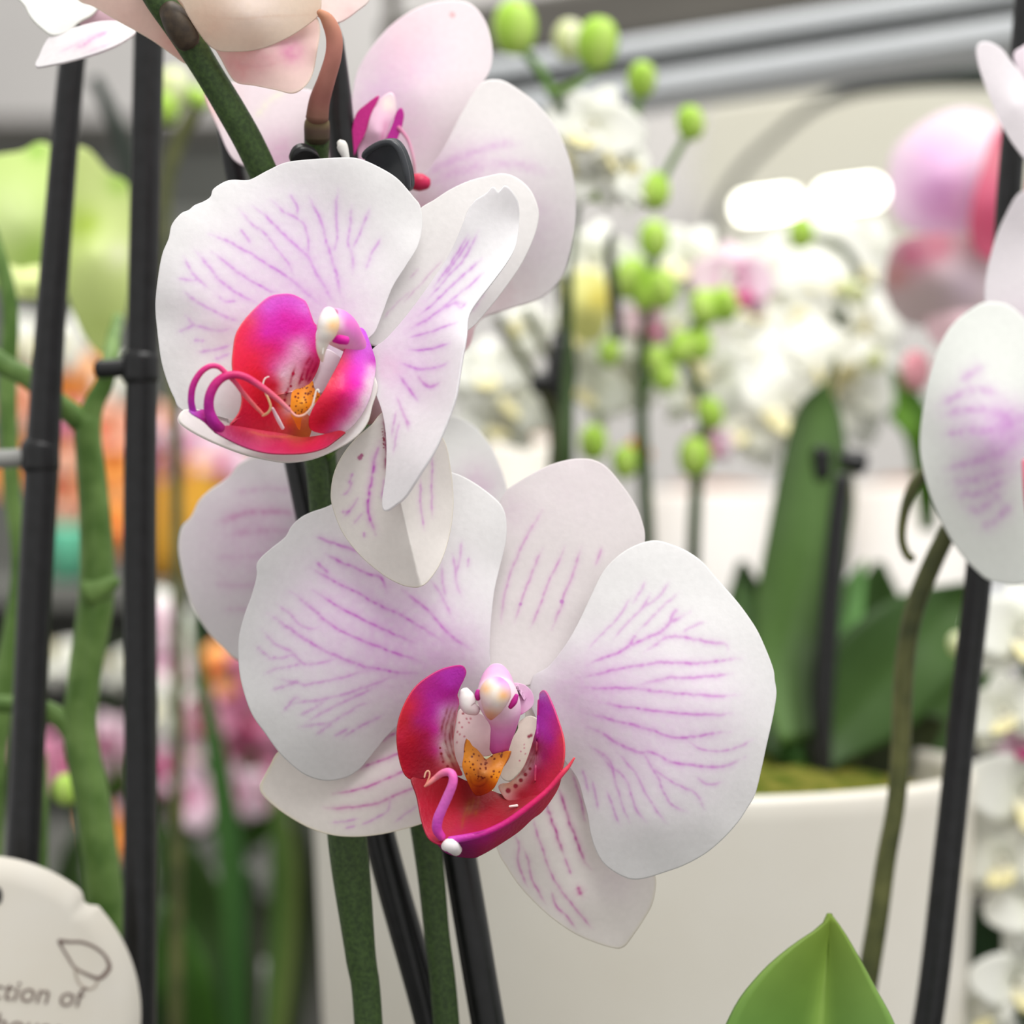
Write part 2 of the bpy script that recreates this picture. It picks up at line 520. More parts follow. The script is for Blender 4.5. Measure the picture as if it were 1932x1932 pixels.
plain_material('card', (226, 219, 205), (232, 227, 217), scale=30, rough=0.6, spec=0.25)
plain_material('print_ink', (120, 104, 98), (136, 118, 110), scale=200, rough=0.7, spec=0.2)
plain_material('print_pale', (176, 164, 150), (190, 178, 164), scale=200, rough=0.7, spec=0.2)
plain_material('grey_wall', (172, 169, 167), (184, 181, 179), scale=1.6, rough=0.8, spec=0.2)
plain_material('ceiling_cream', (232, 229, 212), (238, 236, 222), scale=1.2, rough=0.7, spec=0.2)
plain_material('floor_grey', (150, 148, 144), (168, 166, 162), scale=3, rough=0.6, spec=0.3)
plain_material('steel', (176, 180, 184), (190, 193, 196), scale=4, rough=0.45, spec=0.5)
plain_material('dark_steel', (78, 75, 70), (92, 88, 82), scale=6, rough=0.5, spec=0.4)
plain_material('hose', (24, 34, 26), (34, 44, 36), scale=30, rough=0.5, spec=0.3)
plain_material('bench_top', (70, 70, 68), (90, 90, 86), scale=20, rough=0.7, spec=0.2)
plain_material('dark_panel', (84, 86, 82), (98, 98, 94), scale=3, rough=0.7, spec=0.2)
plain_material('moss', (66, 82, 22), (128, 120, 56), scale=120, rough=0.95, spec=0.05, bump=1.0, dist=0.004)
plain_material('amber_glaze', (206, 140, 24), (222, 164, 52), scale=16, rough=0.3, spec=0.5)
plain_material('teal_glaze', (70, 170, 140), (110, 196, 160), scale=20, rough=0.3, spec=0.5)
plain_material('grey_pot', (120, 120, 118), (150, 150, 146), scale=30, rough=0.5)
glow_material('tube_light', (255, 253, 238), 16)
# ================================================================= the orchid in focus
MAG = (206, 108, 208); PUR = (190, 80, 170); DK = (150, 50, 95)
PETAL = (240, 239, 238)
plant = thing('moth_orchid', 'white moth orchid with pink veins and magenta lips, in sharp focus', 'orchid', (0.0, 0.47, BENCH))

def veins(x0, y0, s, rows, w=3.0, c=MAG, k=0.75):
    return [(Z(x0, y0, s, r), w, c, k) for r in rows]

# ---- lower flower ------------------------------------------------
fl = node('flower', P(950, 1300, 0.450), plant, 'lower open flower facing the viewer')
D = 0.450
A4 = (440, 900, .3624); A5 = (900, 840, .3002); A6 = (900, 1240, .3002); LZ = (700, 1220, .2174)
sheet('petal', [(849, 890), (889, 907), (934, 940), (951, 963), (956, 994), (953, 1029), (941, 1078), (932, 1120), (926, 1180), (924, 1230), (925, 1280), (895, 1310), (840, 1350),
      (800, 1360), (752, 1371), (730, 1389), (712, 1411), (694, 1433), (675, 1454), (650, 1468), (614, 1473), (578, 1463), (549, 1442), (525, 1418), (502, 1386), (476, 1349), (460, 1306),
      (451, 1262), (450, 1208), (461, 1161), (474, 1125), (484, 1088), (484, 1066), (492, 1052), (512, 1034), (538, 1013), (549, 994), (565, 978), (585, 967), (625, 952), (680, 918), (740, 895), (800, 885)],
      (730, 1190), D, [(925, 1270, 0), (900, 1180, -1.5), (780, 1200, -4), (640, 1200, -5.5), (520, 1250, -3), (452, 1240, 1.5), (490, 1070, 2), (600, 970, 2), (760, 900, 4), (940, 950, 1.5), (940, 1080, 1.0), (860, 1030, -0.5),
      (600, 1380, -3), (620, 1472, 2.0), (740, 1380, 0.5), (830, 1340, 1)], fl, ns=420, nt=110, ripple=.25, rscale=70, seed=2, edge_curl=.4,
      veins=veins(*A4, [[(430, 310), (520, 345), (600, 370), (680, 400)], [(480, 400), (560, 445), (640, 475), (700, 505), (770, 525), (800, 600)],
        [(400, 470), (480, 515), (560, 560), (640, 600), (720, 645), (800, 685), (880, 720), (950, 765), (1020, 810), (1090, 850)], [(430, 440), (500, 500)],
        [(410, 590), (500, 645), (560, 685), (640, 725), (720, 765), (800, 800), (870, 830), (950, 865)],
        [(300, 595), (380, 660), (460, 730), (530, 785), (600, 820), (680, 855), (760, 885), (850, 920), (940, 945), (1000, 975)],
        [(180, 710), (250, 755), (320, 810), (400, 860), (480, 905), (540, 935), (620, 965), (700, 990), (780, 1005), (880, 1020), (960, 1020)],
        [(880, 590), (960, 650), (1030, 710), (1090, 780), (1150, 840), (1240, 900)]], 3.0, MAG, .8)
        + veins(*A4, [[(230, 660), (290, 710), (350, 770), (400, 790), (450, 780)], [(150, 795), (210, 860), (290, 905), (320, 930), (370, 970), (450, 970), (540, 945)],
        [(190, 940), (250, 940), (320, 925)], [(165, 1025), (240, 995), (300, 985), (360, 970)], [(230, 1050), (310, 1065), (370, 1080), (440, 1070), (540, 1050), (620, 1030), (700, 1005)],
        [(200, 1110), (270, 1090), (330, 1060)], [(290, 1190), (360, 1170), (450, 1160), (560, 1135), (650, 1105), (740, 1075), (830, 1040)],
        [(260, 1220), (320, 1150), (350, 1160)], [(340, 1240), (430, 1200), (480, 1165)], [(380, 1280), (470, 1225), (560, 1180), (650, 1135), (740, 1095)],
        [(340, 1300), (420, 1290), (500, 1280), (570, 1240), (640, 1200), (710, 1170)], [(430, 1340), (520, 1280)], [(520, 1350), (600, 1310)],
        [(1030, 540), (1080, 610), (1110, 670), (1135, 730)], [(1085, 460), (1090, 550), (1110, 620)], [(1140, 400), (1155, 480), (1165, 560), (1190, 620)], [(1190, 330), (1180, 430), (1160, 500)], [(1225, 420), (1220, 470)],
        [(570, 1360), (680, 1290), (780, 1240)], [(120, 880), (200, 950)]], 2.6, MAG, .55),
      blush=[(740, 1200, 130, (226, 178, 226), .55), (640, 1110, 90, (228, 190, 228), .30), (590, 1200, 90, (230, 200, 230), .30), (850, 1230, 60, (226, 180, 226), .35)])
sheet('dorsal_sepal', [(957, 924), (978, 909), (1020, 885), (1056, 871), (1092, 865), (1122, 868), (1149, 885), (1176, 918), (1200, 954), (1212, 984), (1217, 1017), (1208, 1070), (1180, 1140), (1130, 1210),
      (1070, 1260), (1010, 1290), (960, 1295), (925, 1285), (915, 1200), (918, 1100), (930, 1000), (942, 950)],
      (1040, 1080), D + .0015, [(960, 1290, 0), (1000, 1150, 2.5), (1060, 1000, 5), (1100, 870, 8.5), (950, 980, 5.5), (1215, 1020, 6.5), (1120, 1200, 3.5), (920, 1150, 3)], fl, ns=300, nt=80, ripple=.2, seed=3,
      base=(232, 226, 226),
      veins=veins(*A5, [[(150, 1120), (165, 980), (190, 880), (220, 780), (270, 660), (320, 560), (410, 410)], [(240, 1110), (280, 980), (330, 840), (370, 740), (410, 650)],
        [(335, 1150), (400, 990), (460, 830), (520, 720), (550, 640)], [(465, 1160), (530, 1010), (545, 950), (600, 820), (630, 720), (655, 640)], [(740, 760), (770, 680), (780, 640)]], 2.4, (208, 130, 200), .7),
      blush=[(965, 965, 40, (222, 200, 216), .35), (1080, 900, 120, (226, 212, 220), .3)], spots=[(1060, 1135, 4, (205, 140, 205)), (982, 1140, 3, (205, 140, 205))])
sheet('petal', [(1005, 1278), (1035, 1257), (1068, 1215), (1092, 1173), (1116, 1122), (1137, 1080), (1161, 1053), (1188, 1034), (1218, 1022), (1242, 1020), (1272, 1029), (1299, 1041), (1326, 1061), (1350, 1089),
      (1380, 1122), (1404, 1152), (1428, 1188), (1446, 1227), (1459, 1262), (1462, 1284), (1465, 1308), (1461, 1339), (1455, 1369), (1446, 1408), (1437, 1450), (1425, 1498), (1410, 1525), (1392, 1552), (1362, 1585),
      (1329, 1612), (1290, 1633), (1254, 1646), (1218, 1657), (1191, 1659), (1164, 1648), (1140, 1630), (1125, 1606), (1115, 1576), (1109, 1540), (1101, 1510), (1092, 1477), (1080, 1456), (1050, 1415), (1020, 1370), (1000, 1325)],
      (1210, 1340), D, [(1000, 1300, 1), (1060, 1320, 0), (1110, 1320, -2.2), (1230, 1330, -6), (1360, 1340, -5.5), (1463, 1300, -1), (1300, 1045, 1), (1180, 1040, 2.0), (1100, 1170, 0.5), (1440, 1200, -.5), (1420, 1500, -1.5), (1250, 1645, -1.0), (1150, 1630, -1.5), (1085, 1460, -.5), (1230, 1550, -5.5), (1180, 1480, -5)],
      fl, ns=420, nt=110, ripple=.22, rscale=70, seed=4, edge_curl=.3,
      veins=veins(*A5, [[(690, 1385), (760, 1350), (870, 1310), (960, 1260), (1040, 1220), (1150, 1175), (1240, 1100), (1340, 1050)], [(1210, 1130), (1230, 1060), (1260, 1030)], [(960, 1260), (1000, 1190)],
        [(1050, 1300), (1120, 1250), (1190, 1210), (1280, 1205), (1390, 1225), (1470, 1240), (1560, 1250), (1580, 1280)],
        [(650, 1465), (780, 1430), (900, 1405), (1020, 1385), (1200, 1365), (1380, 1370), (1520, 1355), (1660, 1340)], [(1010, 1510), (1100, 1485), (1200, 1465), (1340, 1460), (1500, 1450), (1600, 1440)],
        [(640, 1520), (780, 1530), (960, 1525), (1090, 1540), (1200, 1555), (1360, 1565), (1500, 1575), (1650, 1570)], [(770, 1615), (900, 1640), (1000, 1650), (1100, 1665), (1220, 1680), (1380, 1690), (1480, 1695), (1600, 1690)],
        [(690, 1690), (790, 1710), (900, 1740), (1010, 1765), (1120, 1800), (1200, 1830), (1300, 1835), (1400, 1830), (1490, 1810), (1590, 1800)]], 3.0, MAG, .78)
        + veins(*A5, [[(1280, 1180), (1350, 1140), (1440, 1110)], [(700, 1280), (800, 1170), (880, 1090), (940, 1000), (970, 950)], [(860, 1220), (940, 1120), (1040, 1020), (1090, 930)], [(1040, 1020), (1130, 960), (1210, 860)],
        [(1000, 1180), (1080, 1100), (1170, 1010), (1270, 930)], [(980, 1000), (1040, 900), (1060, 850)]], 2.4, MAG, .5)
        + veins(*A6, [[(690, 435), (780, 475), (860, 530), (940, 565), (1030, 600), (1080, 590), (1150, 620), (1220, 655), (1320, 675), (1420, 690), (1560, 680), (1680, 630)]], 3.0, MAG, .8)
        + veins(*A6, [[(1320, 530), (1400, 575), (1480, 590), (1600, 580), (1730, 520)], [(1040, 600), (1090, 680), (1140, 760), (1170, 840), (1230, 930), (1320, 975)], [(1100, 690), (1200, 770), (1300, 820), (1380, 860), (1430, 960)],
        [(880, 600), (950, 670), (1010, 750), (1060, 850), (1120, 950), (1190, 1040)], [(770, 600), (830, 680), (900, 730), (950, 800), (970, 880), (1010, 970), (1070, 1040)], [(700, 550), (830, 650), (870, 780), (900, 890), (930, 970), (960, 1040)],
        [(810, 830), (840, 900), (860, 970), (900, 1060)], [(720, 770), (740, 840), (760, 950)], [(660, 700), (690, 800), (700, 850)], [(1380, 750), (1450, 800), (1540, 780)]], 2.5, MAG, .58),
      blush=[(1130, 1300, 80, (226, 180, 228), .4), (1230, 1390, 120, (230, 200, 230), .45), (1300, 1340, 120, (232, 212, 232), .3), (1080, 1310, 60, (230, 196, 228), .35)])
sheet('lateral_sepal', [(525, 1418), (509, 1444), (496, 1469), (490, 1483), (494, 1498), (516, 1520), (545, 1541), (585, 1563), (628, 1576), (672, 1579), (715, 1575), (752, 1567), (797, 1554), (850, 1530), (890, 1480), (905, 1420),
      (925, 1330), (870, 1315), (780, 1345), (700, 1375), (620, 1395), (560, 1402)], (720, 1470), D + .0022, [(920, 1320, 0), (700, 1380, 2.2), (560, 1410, 3.4), (492, 1483, 4.5), (640, 1576, 3.5), (720, 1480, 0.6), (800, 1550, 1.5), (850, 1430, 0)],
      fl, ns=300, nt=80, ripple=.2, seed=5, base=(237, 231, 226), edge=((236, 226, 190), .95, .6),
      veins=veins(*A4, [[(650, 1525), (740, 1485), (860, 1440), (980, 1390)], [(520, 1650), (620, 1635), (720, 1605), (800, 1570), (870, 1540), (960, 1500)], [(470, 1720), (560, 1725), (660, 1715), (740, 1700), (830, 1665), (920, 1625), (1000, 1580)],
        [(770, 1380), (830, 1340), (900, 1310)]], 2.7, (205, 95, 180), .85) + veins(*A4, [[(510, 1800), (600, 1790), (660, 1780)], [(660, 1815), (740, 1780), (800, 1740), (820, 1680)], [(840, 1800), (900, 1750), (960, 1710)], [(580, 1830), (640, 1815)]], 2.2, MAG, .55),
      blush=[(760, 1450, 90, (232, 205, 222), .3)])
sheet('lateral_sepal', [(939, 1605), (954, 1633), (978, 1669), (1008, 1702), (1041, 1732), (1080, 1759), (1116, 1776), (1158, 1789), (1178, 1786), (1197, 1762), (1215, 1735), (1230, 1708), (1237, 1678), (1236, 1650), (1218, 1600), (1182, 1530),
      (1132, 1450), (1080, 1380), (1025, 1335), (996, 1330), (988, 1385), (972, 1412), (938, 1462), (926, 1540)], (1060, 1590), D + .0022, [(990, 1320, 0), (935, 1560, 2.5), (1040, 1580, 0.5), (1170, 1787, 5.5), (1236, 1660, 4.2), (1120, 1450, 3.0), (1000, 1700, 3.5), (1100, 1690, 1.8), (1160, 1620, 3.2)],
      fl, ns=300, nt=80, ripple=.3, rscale=50, seed=6, base=(238, 233, 229), edge=((232, 224, 196), .96, .5),
      veins=veins(*A6, [[(505, 810), (550, 930), (580, 1040), (610, 1110), (640, 1190), (680, 1290), (710, 1330)], [(400, 850), (440, 930), (470, 1030), (510, 1140), (545, 1250)]], 3.0, (190, 70, 160), .9)
        + veins(*A6, [[(545, 1250), (590, 1370)], [(355, 1010), (370, 1090), (410, 1200), (440, 1300), (490, 1410), (540, 1470)], [(230, 1110), (265, 1180), (255, 1280), (300, 1400), (320, 1440)], [(290, 1200), (325, 1280), (340, 1370), (385, 1470), (430, 1550)],
        [(465, 1470), (500, 1570), (560, 1620), (620, 1700)], [(590, 710), (640, 850), (680, 1040)], [(490, 1420), (620, 1580), (720, 1700)]], 2.3, (205, 100, 185), .7) + veins(*A6, [[(632, 1440), (645, 1470), (658, 1493)]], 4, (200, 70, 160), 1),
      blush=[(1160, 1665, 40, (226, 212, 220), .3)])
# lip of the lower flower
R1 = (205, 22, 45); R2 = (228, 45, 66); M1 = (196, 40, 150); M2 = (212, 78, 190); PK = (226, 160, 178); BR = (130, 25, 40)
LD = D - 0.0075
def DEEP(a, b, c, rows): return deep(Z(a, b, c, rows))
def deep(rows): return [(r[0], r[1], (r[2][0] * .86, r[2][1] * (.62 if r[2][1] < 95 else .97), r[2][2] * .92)) for r in rows]
sheet('lip_lobe', Z(*LZ, [(800, 168), (740, 165), (620, 195), (500, 260), (390, 350), (310, 470), (250, 620), (228, 760), (235, 900), (265, 1040), (310, 1130), (400, 1170), (560, 1150), (680, 1110), (790, 1118), (770, 1050), (732, 950), (716, 820), (730, 700),
      (752, 560), (768, 480), (752, 420), (775, 350), (805, 290), (828, 220)]), (700 + 490 * .2174, 1220 + 700 * .2174), LD, Z(*LZ, [(800, 180, 1), (400, 350, -6), (230, 800, -8.5), (300, 1120, -5.5), (790, 1110, 0), (720, 820, 1), (760, 500, 2), (480, 750, -4.5), (600, 900, -1.5)]),
      fl, 'lip_tissue', thick=.3, ns=260, nt=80, seed=7, power=3.2, edge=((215, 52, 62), .93, .5),
      field=DEEP(*LZ, [(780, 190, M2), (640, 230, M2), (560, 330, M1), (690, 330, M2), (500, 420, M1), (640, 430, M1), (720, 400, M1), (420, 450, (205, 40, 110)), (340, 520, R2), (300, 650, R1), (260, 780, R2), (400, 650, (185, 25, 105)), (520, 560, M1),
        (620, 560, (225, 130, 200)), (700, 560, (228, 160, 196)), (720, 640, PK), (640, 700, PK), (560, 720, (208, 60, 150)), (480, 760, (185, 20, 80)), (350, 800, R1), (260, 900, R1), (300, 1050, R1), (420, 950, (175, 12, 45)), (520, 1000, (160, 14, 40)), (560, 900, (206, 80, 130)),
        (620, 850, (230, 176, 190)), (680, 800, PK), (650, 950, (228, 180, 180)), (700, 1000, (214, 150, 140)), (740, 1070, (190, 80, 60)), (620, 1080, (190, 60, 60)), (400, 1130, (170, 15, 40))]),
      veins=veins(*LZ, [[(760, 500), (720, 600), (690, 720), (690, 840), (720, 950), (770, 1060)], [(720, 480), (680, 600), (650, 720), (650, 820), (680, 930), (740, 1040)], [(680, 500), (630, 640), (610, 760)], [(600, 900), (620, 960), (640, 1010)], [(640, 880), (690, 980), (740, 1080)], [(740, 560), (710, 700), (712, 830)]], 2.2, BR, .85),
      spots=Z(*LZ, [(610, 930, 2.6, BR), (625, 1000, 2.4, BR), (665, 1040, 2.8, BR), (600, 880, 2, BR)]))
sheet('lip_lobe', Z(*LZ, [(1510, 383), (1468, 395), (1458, 440), (1455, 560), (1448, 650), (1420, 760), (1380, 900), (1330, 1030), (1270, 1120), (1200, 1178), (1140, 1188), (1105, 1215), (1140, 1290), (1190, 1335), (1320, 1350), (1450, 1290), (1560, 1190), (1640, 1090), (1672, 960), (1668, 800), (1622, 640), (1570, 500)]),
      (700 + 1425 * .2174, 1220 + 1180 * .2174), LD, Z(*LZ, [(1500, 390, 1), (1660, 800, -6), (1640, 1080, -7.5), (1400, 850, 1), (1250, 1150, 1.5), (1130, 1250, 1), (1400, 1280, -3.5), (1450, 600, 1.5), (1540, 900, -4)]),
      fl, 'lip_tissue', thick=.3, ns=260, nt=70, seed=8, power=3.2, edge=((222, 66, 74), .94, .5),
      field=DEEP(*LZ, [(1490, 400, (215, 130, 215)), (1480, 500, M2), (1540, 550, M2), (1500, 700, M2), (1590, 650, (220, 60, 150)), (1560, 800, M1), (1460, 800, (200, 60, 150)), (1650, 800, (238, 86, 86)), (1580, 950, (226, 50, 100)), (1660, 1000, (236, 76, 80)), (1500, 950, (190, 40, 110)),
        (1430, 870, (160, 40, 70)), (1420, 960, (214, 130, 150)), (1360, 1060, (222, 160, 170)), (1290, 1150, (226, 176, 170)), (1190, 1190, (200, 130, 110)), (1180, 1260, (228, 160, 160)), (1440, 1080, (190, 30, 80)), (1540, 1100, (232, 60, 84)), (1400, 1180, (180, 30, 50)), (1300, 1280, (170, 30, 40)), (1480, 1220, (226, 60, 80))]),
      veins=veins(*LZ, [[(1440, 740), (1400, 880), (1350, 1010), (1280, 1120), (1200, 1185)], [(1420, 900), (1370, 1030), (1300, 1130)], [(1450, 800), (1430, 930), (1390, 1030)]], 2.2, BR, .8),
      spots=Z(*LZ, [(1190, 1250, 5, BR), (1255, 1210, 4.5, BR), (1300, 1160, 4, BR), (1340, 1110, 3.5, BR), (1380, 1060, 3, BR)]))
lip = sheet('lip', Z(*LZ, [(350, 1140), (450, 1150), (560, 1120), (700, 1110), (820, 1160), (1000, 1230), (1150, 1285), (1300, 1300), (1430, 1290), (1500, 1288), (1440, 1340), (1300, 1440), (1150, 1540), (1000, 1610), (860, 1645), (740, 1660), (640, 1710), (560, 1700), (490, 1640), (440, 1500), (400, 1300)]),
      (700 + 1050 * .2174, 1220 + 1420 * .2174), LD - .001, Z(*LZ, [(350, 1140, -5), (560, 1700, -10), (1000, 1610, -10), (1650, 1080, -8), (850, 1200, 1.8), (1200, 1290, 1.8), (1300, 1290, .8), (1440, 1220, -2), (1560, 1150, -5), (800, 1400, -.5), (450, 1450, -7), (1300, 1440, -9), (1000, 1420, -1)]),
      fl, 'lip_tissue', thick=.3, ns=260, nt=70, seed=9, power=2.6,
      field=DEEP(*LZ, [(380, 1200, (170, 8, 35)), (450, 1350, (195, 10, 45)), (500, 1560, (215, 30, 60)), (560, 1670, (225, 40, 80)), (600, 1300, (165, 8, 30)), (750, 1450, (195, 30, 50)), (900, 1300, (176, 40, 35)), (850, 1400, (150, 60, 30)), (1000, 1450, (185, 25, 45)), (1100, 1350, (180, 20, 35)), (1200, 1300, (150, 40, 30)),
        (1300, 1380, (170, 12, 36)), (1450, 1280, (215, 45, 62)), (1580, 1160, (232, 75, 80)), (1000, 1560, (205, 40, 62)), (800, 1600, (200, 40, 80)), (700, 1550, (205, 40, 60))]),
      veins=veins(*LZ, [[(900, 1290), (880, 1380), (840, 1480)], [(860, 1320), (800, 1500), (780, 1600)], [(940, 1300), (920, 1400), (900, 1480)]], 2.2, (150, 80, 20), .6))
sheet('lip_keel', (Z(*LZ, [(560, 1690), (640, 1705), (740, 1655), (860, 1635), (1000, 1600), (1150, 1530), (1300, 1430), (1440, 1330), (1560, 1220), (1650, 1080)]),
      Z(*LZ, [(575, 1720), (640, 1785), (740, 1822), (880, 1837), (960, 1810), (1100, 1730), (1280, 1610), (1400, 1500), (1480, 1440), (1560, 1340), (1630, 1220), (1665, 1085)])), (700 + 960 * .2174, 1220 + 1700 * .2174), LD - .001, Z(*LZ, [(560, 1690, -9.5), (740, 1655, -10.5), (1000, 1605, -10.5), (1300, 1435, -9.5), (1655, 1085, -8.5), (880, 1837, -4), (1280, 1610, -4.5), (1480, 1440, -5), (640, 1785, -5.5), (1000, 1720, -8)]),
      fl, 'lip_tissue', thick=.3, ns=240, nt=36, band=True, seed=10, power=2.6,
      field=DEEP(*LZ, [(600, 1700, (190, 40, 130)), (700, 1700, (205, 80, 190)), (820, 1680, M1), (800, 1780, (150, 20, 90)), (880, 1820, (165, 25, 90)), (1000, 1660, (205, 30, 130)), (960, 1780, (196, 40, 85)), (1100, 1700, (200, 30, 75)), (1200, 1560, (205, 22, 100)), (1280, 1580, (205, 40, 70)), (1400, 1420, (214, 30, 90)), (1480, 1420, (226, 60, 74)), (1600, 1200, (220, 44, 80)), (1620, 1230, (236, 80, 84))]))
tube('lip_rim', [(*Z(*LZ, [(680, 1680)])[0], LD - .0115, 7), (*Z(*LZ, [(860, 1650)])[0], LD - .0115, 7), (*Z(*LZ, [(1000, 1612)])[0], LD - .0112, 6.5), (*Z(*LZ, [(1160, 1535)])[0], LD - .0108, 6), (*Z(*LZ, [(1300, 1440)])[0], LD - .0105, 6),
      (*Z(*LZ, [(1440, 1330)])[0], LD - .0102, 5.5), (*Z(*LZ, [(1550, 1230)])[0], LD - .0098, 5), (*Z(*LZ, [(1660, 1100)])[0], LD - .0095, 5), (*Z(*LZ, [(1715, 1040)])[0], LD - .0092, 3.5), (*Z(*LZ, [(1765, 965)])[0], LD - .009, 1.8)], 'lip_tissue', fl, tints=[(208, 70, 190), (190, 30, 140), (205, 26, 120), (212, 24, 100), (214, 34, 90), (226, 70, 80)])
tube('tendril', [(*Z(*LZ, [p[:2]])[0], LD - p[2], p[3]) for p in [(620, 1660, .011, 8), (575, 1590, .0115, 9.5), (580, 1500, .012, 10), (620, 1400, .0125, 9.5), (665, 1300, .013, 9.5), (705, 1200, .0135, 9), (712, 1130, .0135, 8.5), (680, 1090, .013, 8), (620, 1098, .0125, 7), (560, 1140, .012, 5.5), (510, 1180, .012, 4.5), (465, 1214, .012, 2)]],
     'lip_tissue', fl, n=70, tints=[(205, 50, 150), (206, 70, 190), (222, 100, 200), (226, 106, 196), (228, 100, 180), (232, 130, 150), (226, 140, 120)])
tube('tendril', [(*Z(*LZ, [p])[0], LD - .012, 1.5) for p in [(470, 1210), (490, 1170), (508, 1120), (505, 1085), (488, 1080), (472, 1100), (463, 1135)]], 'lip_tissue', fl, tints=[(226, 140, 110), (236, 190, 160)])
tube('lip_tip', [(*Z(*LZ, [(640, 1735)])[0], LD - .0112, 9), (*Z(*LZ, [(690, 1725)])[0], LD - .0118, 14), (*Z(*LZ, [(745, 1770)])[0], LD - .0100, 11)], 'tissue_solid', fl, n=16, tints=[(236, 226, 226), (238, 232, 234), (226, 214, 210)], label='white tip of the lip')
# orange callus between the lobes
cz = Z(*LZ, [(845, 812), (880, 860), (920, 890), (960, 935), (1000, 975), (1060, 935), (1130, 917), (1195, 905), (1192, 950), (1150, 1045), (1120, 1120), (1065, 1230), (980, 1285), (912, 1292), (870, 1240), (820, 1130), (792, 1040), (800, 970), (816, 880)])
rs = np.random.default_rng(5)
cs = []
for _ in range(62):
    x, y = rs.uniform(800, 1190), rs.uniform(830, 1150)
    cs.append((*Z(*LZ, [(x, y)])[0], rs.uniform(1.0, 2.4), (110, 40, 12)))
sheet('callus', cz, (700 + 975 * .2174, 1220 + 1090 * .2174), LD, Z(*LZ, [(845, 812, -3), (1195, 905, -3), (980, 1090, -7), (850, 1100, -4), (1120, 1100, -4), (930, 1285, -2.5), (1000, 970, -2)]), fl, 'lip_tissue', thick=1.6, ns=160, nt=40, seed=12, power=2.2,
      field=Z(*LZ, [(845, 850, (206, 128, 30)), (850, 1000, (226, 140, 24)), (900, 1180, (206, 112, 20)), (930, 1260, (150, 50, 20)), (980, 1080, (190, 120, 60)), (1000, 1000, (190, 120, 80)), (1080, 1000, (206, 128, 40)), (1150, 950, (206, 120, 24)), (1080, 1140, (230, 140, 20)), (1000, 1200, (190, 90, 20))]),
      spots=cs, veins=veins(*LZ, [[(850, 1110), (880, 1190), (930, 1215), (990, 1190), (1010, 1140)], [(890, 1150), (930, 1170), (970, 1150)], [(930, 1060), (935, 1120)]], 2.0, (120, 30, 15), .8))
# pale throat walls behind the callus
sheet('throat', Z(*LZ, [(760, 560), (830, 540), (960, 590), (1060, 680), (1080, 800), (1040, 940), (870, 960), (780, 1050), (725, 940), (715, 820), (735, 690)]), (700 + 860 * .2174, 1220 + 770 * .2174), LD + .002, Z(*LZ, [(760, 560, 1), (960, 600, 1.5), (780, 1040, 1), (1000, 830, 1.0)]), fl, 'tissue_solid', thick=1,
      ns=110, nt=30, base=(236, 216, 214), spots=Z(*LZ, [(800, 580, 2.4, (170, 90, 100)), (830, 625, 2, (200, 130, 140)), (865, 625, 2, (200, 120, 130)), (765, 660, 2, (196, 120, 130)), (850, 660, 2, (206, 140, 150)), (790, 700, 2, (206, 140, 150)), (750, 740, 2, (206, 140, 150)), (810, 780, 2, (206, 140, 150)), (745, 830, 2, (206, 140, 150)), (770, 760, 2, (206, 140, 150))]))
sheet('throat', Z(*LZ, [(1285, 650), (1380, 600), (1450, 640), (1440, 740), (1390, 890), (1330, 1030), (1260, 1120), (1190, 1170), (1120, 1120), (1110, 1000), (1150, 900), (1185, 830), (1240, 770), (1275, 710)]), (700 + 1290 * .2174, 1220 + 890 * .2174), LD + .002, Z(*LZ, [(1400, 620, 2), (1200, 1150, 1.5), (1200, 850, 2.5), (1430, 760, 1)]), fl, 'tissue_solid', thick=1,
      ns=110, nt=30, base=(230, 224, 208), spots=Z(*LZ, [(1370, 780, 3, (150, 60, 80)), (1390, 770, 3, (160, 70, 90)), (1330, 880, 1.6, (206, 140, 150)), (1300, 910, 1.6, (206, 150, 160)), (1340, 930, 1.6, (206, 140, 150)), (1290, 990, 1.8, (206, 140, 150)), (1330, 850, 1.5, (206, 150, 160))]))
# column with its anther cap
tube('column', [(*Z(*LZ, [p[:2]])[0], LD - p[2], p[3]) for p in [(1110, 900, .000, 18), (1130, 790, .001, 21), (1150, 680, .002, 26), (1140, 560, .003, 36), (1100, 440, .004, 39), (1090, 380, .003, 36), (1090, 300, .001, 30), (1090, 230, -.003, 20)]], 'tissue_solid', fl, sides=28, n=60,
     tints=[(198, 70, 150), (206, 110, 180), (222, 150, 205), (228, 190, 216), (234, 210, 220), (228, 170, 210), (226, 170, 214), (230, 200, 224)])
tube('anther_cap', [(*Z(*LZ, [p[:2]])[0], LD - p[2], p[3]) for p in [(1040, 620, .0075, 5), (1045, 570, .0085, 14), (1062, 490, .0095, 24), (1078, 410, .0098, 30), (1090, 350, .0085, 25)]], 'tissue_solid', fl, sides=32, n=60,
     field=Z(*LZ, [(1040, 640, (222, 160, 130)), (1040, 580, (226, 176, 146)), (1000, 500, (234, 208, 212)), (1090, 510, (236, 224, 218)), (1000, 370, (242, 190, 140)), (955, 420, (234, 206, 206)), (1075, 400, (240, 230, 222)), (1150, 425, (244, 182, 120)), (1190, 360, (228, 180, 210)), (1120, 290, (220, 140, 206)), (1040, 300, (236, 216, 218)), (1180, 490, (236, 218, 216)), (1090, 350, (240, 226, 216))]), label='cream anther cap')
for q in ([(930, 380), (925, 420), (928, 460)], [(1265, 420), (1240, 480), (1205, 530)]):
    tube('stigma_margin', [(*Z(*LZ, [p])[0], LD - .0095, r) for p, r in zip(q, (4, 6, 4))], 'tissue_solid', fl, n=14, tints=[(190, 50, 150), (170, 20, 110)])
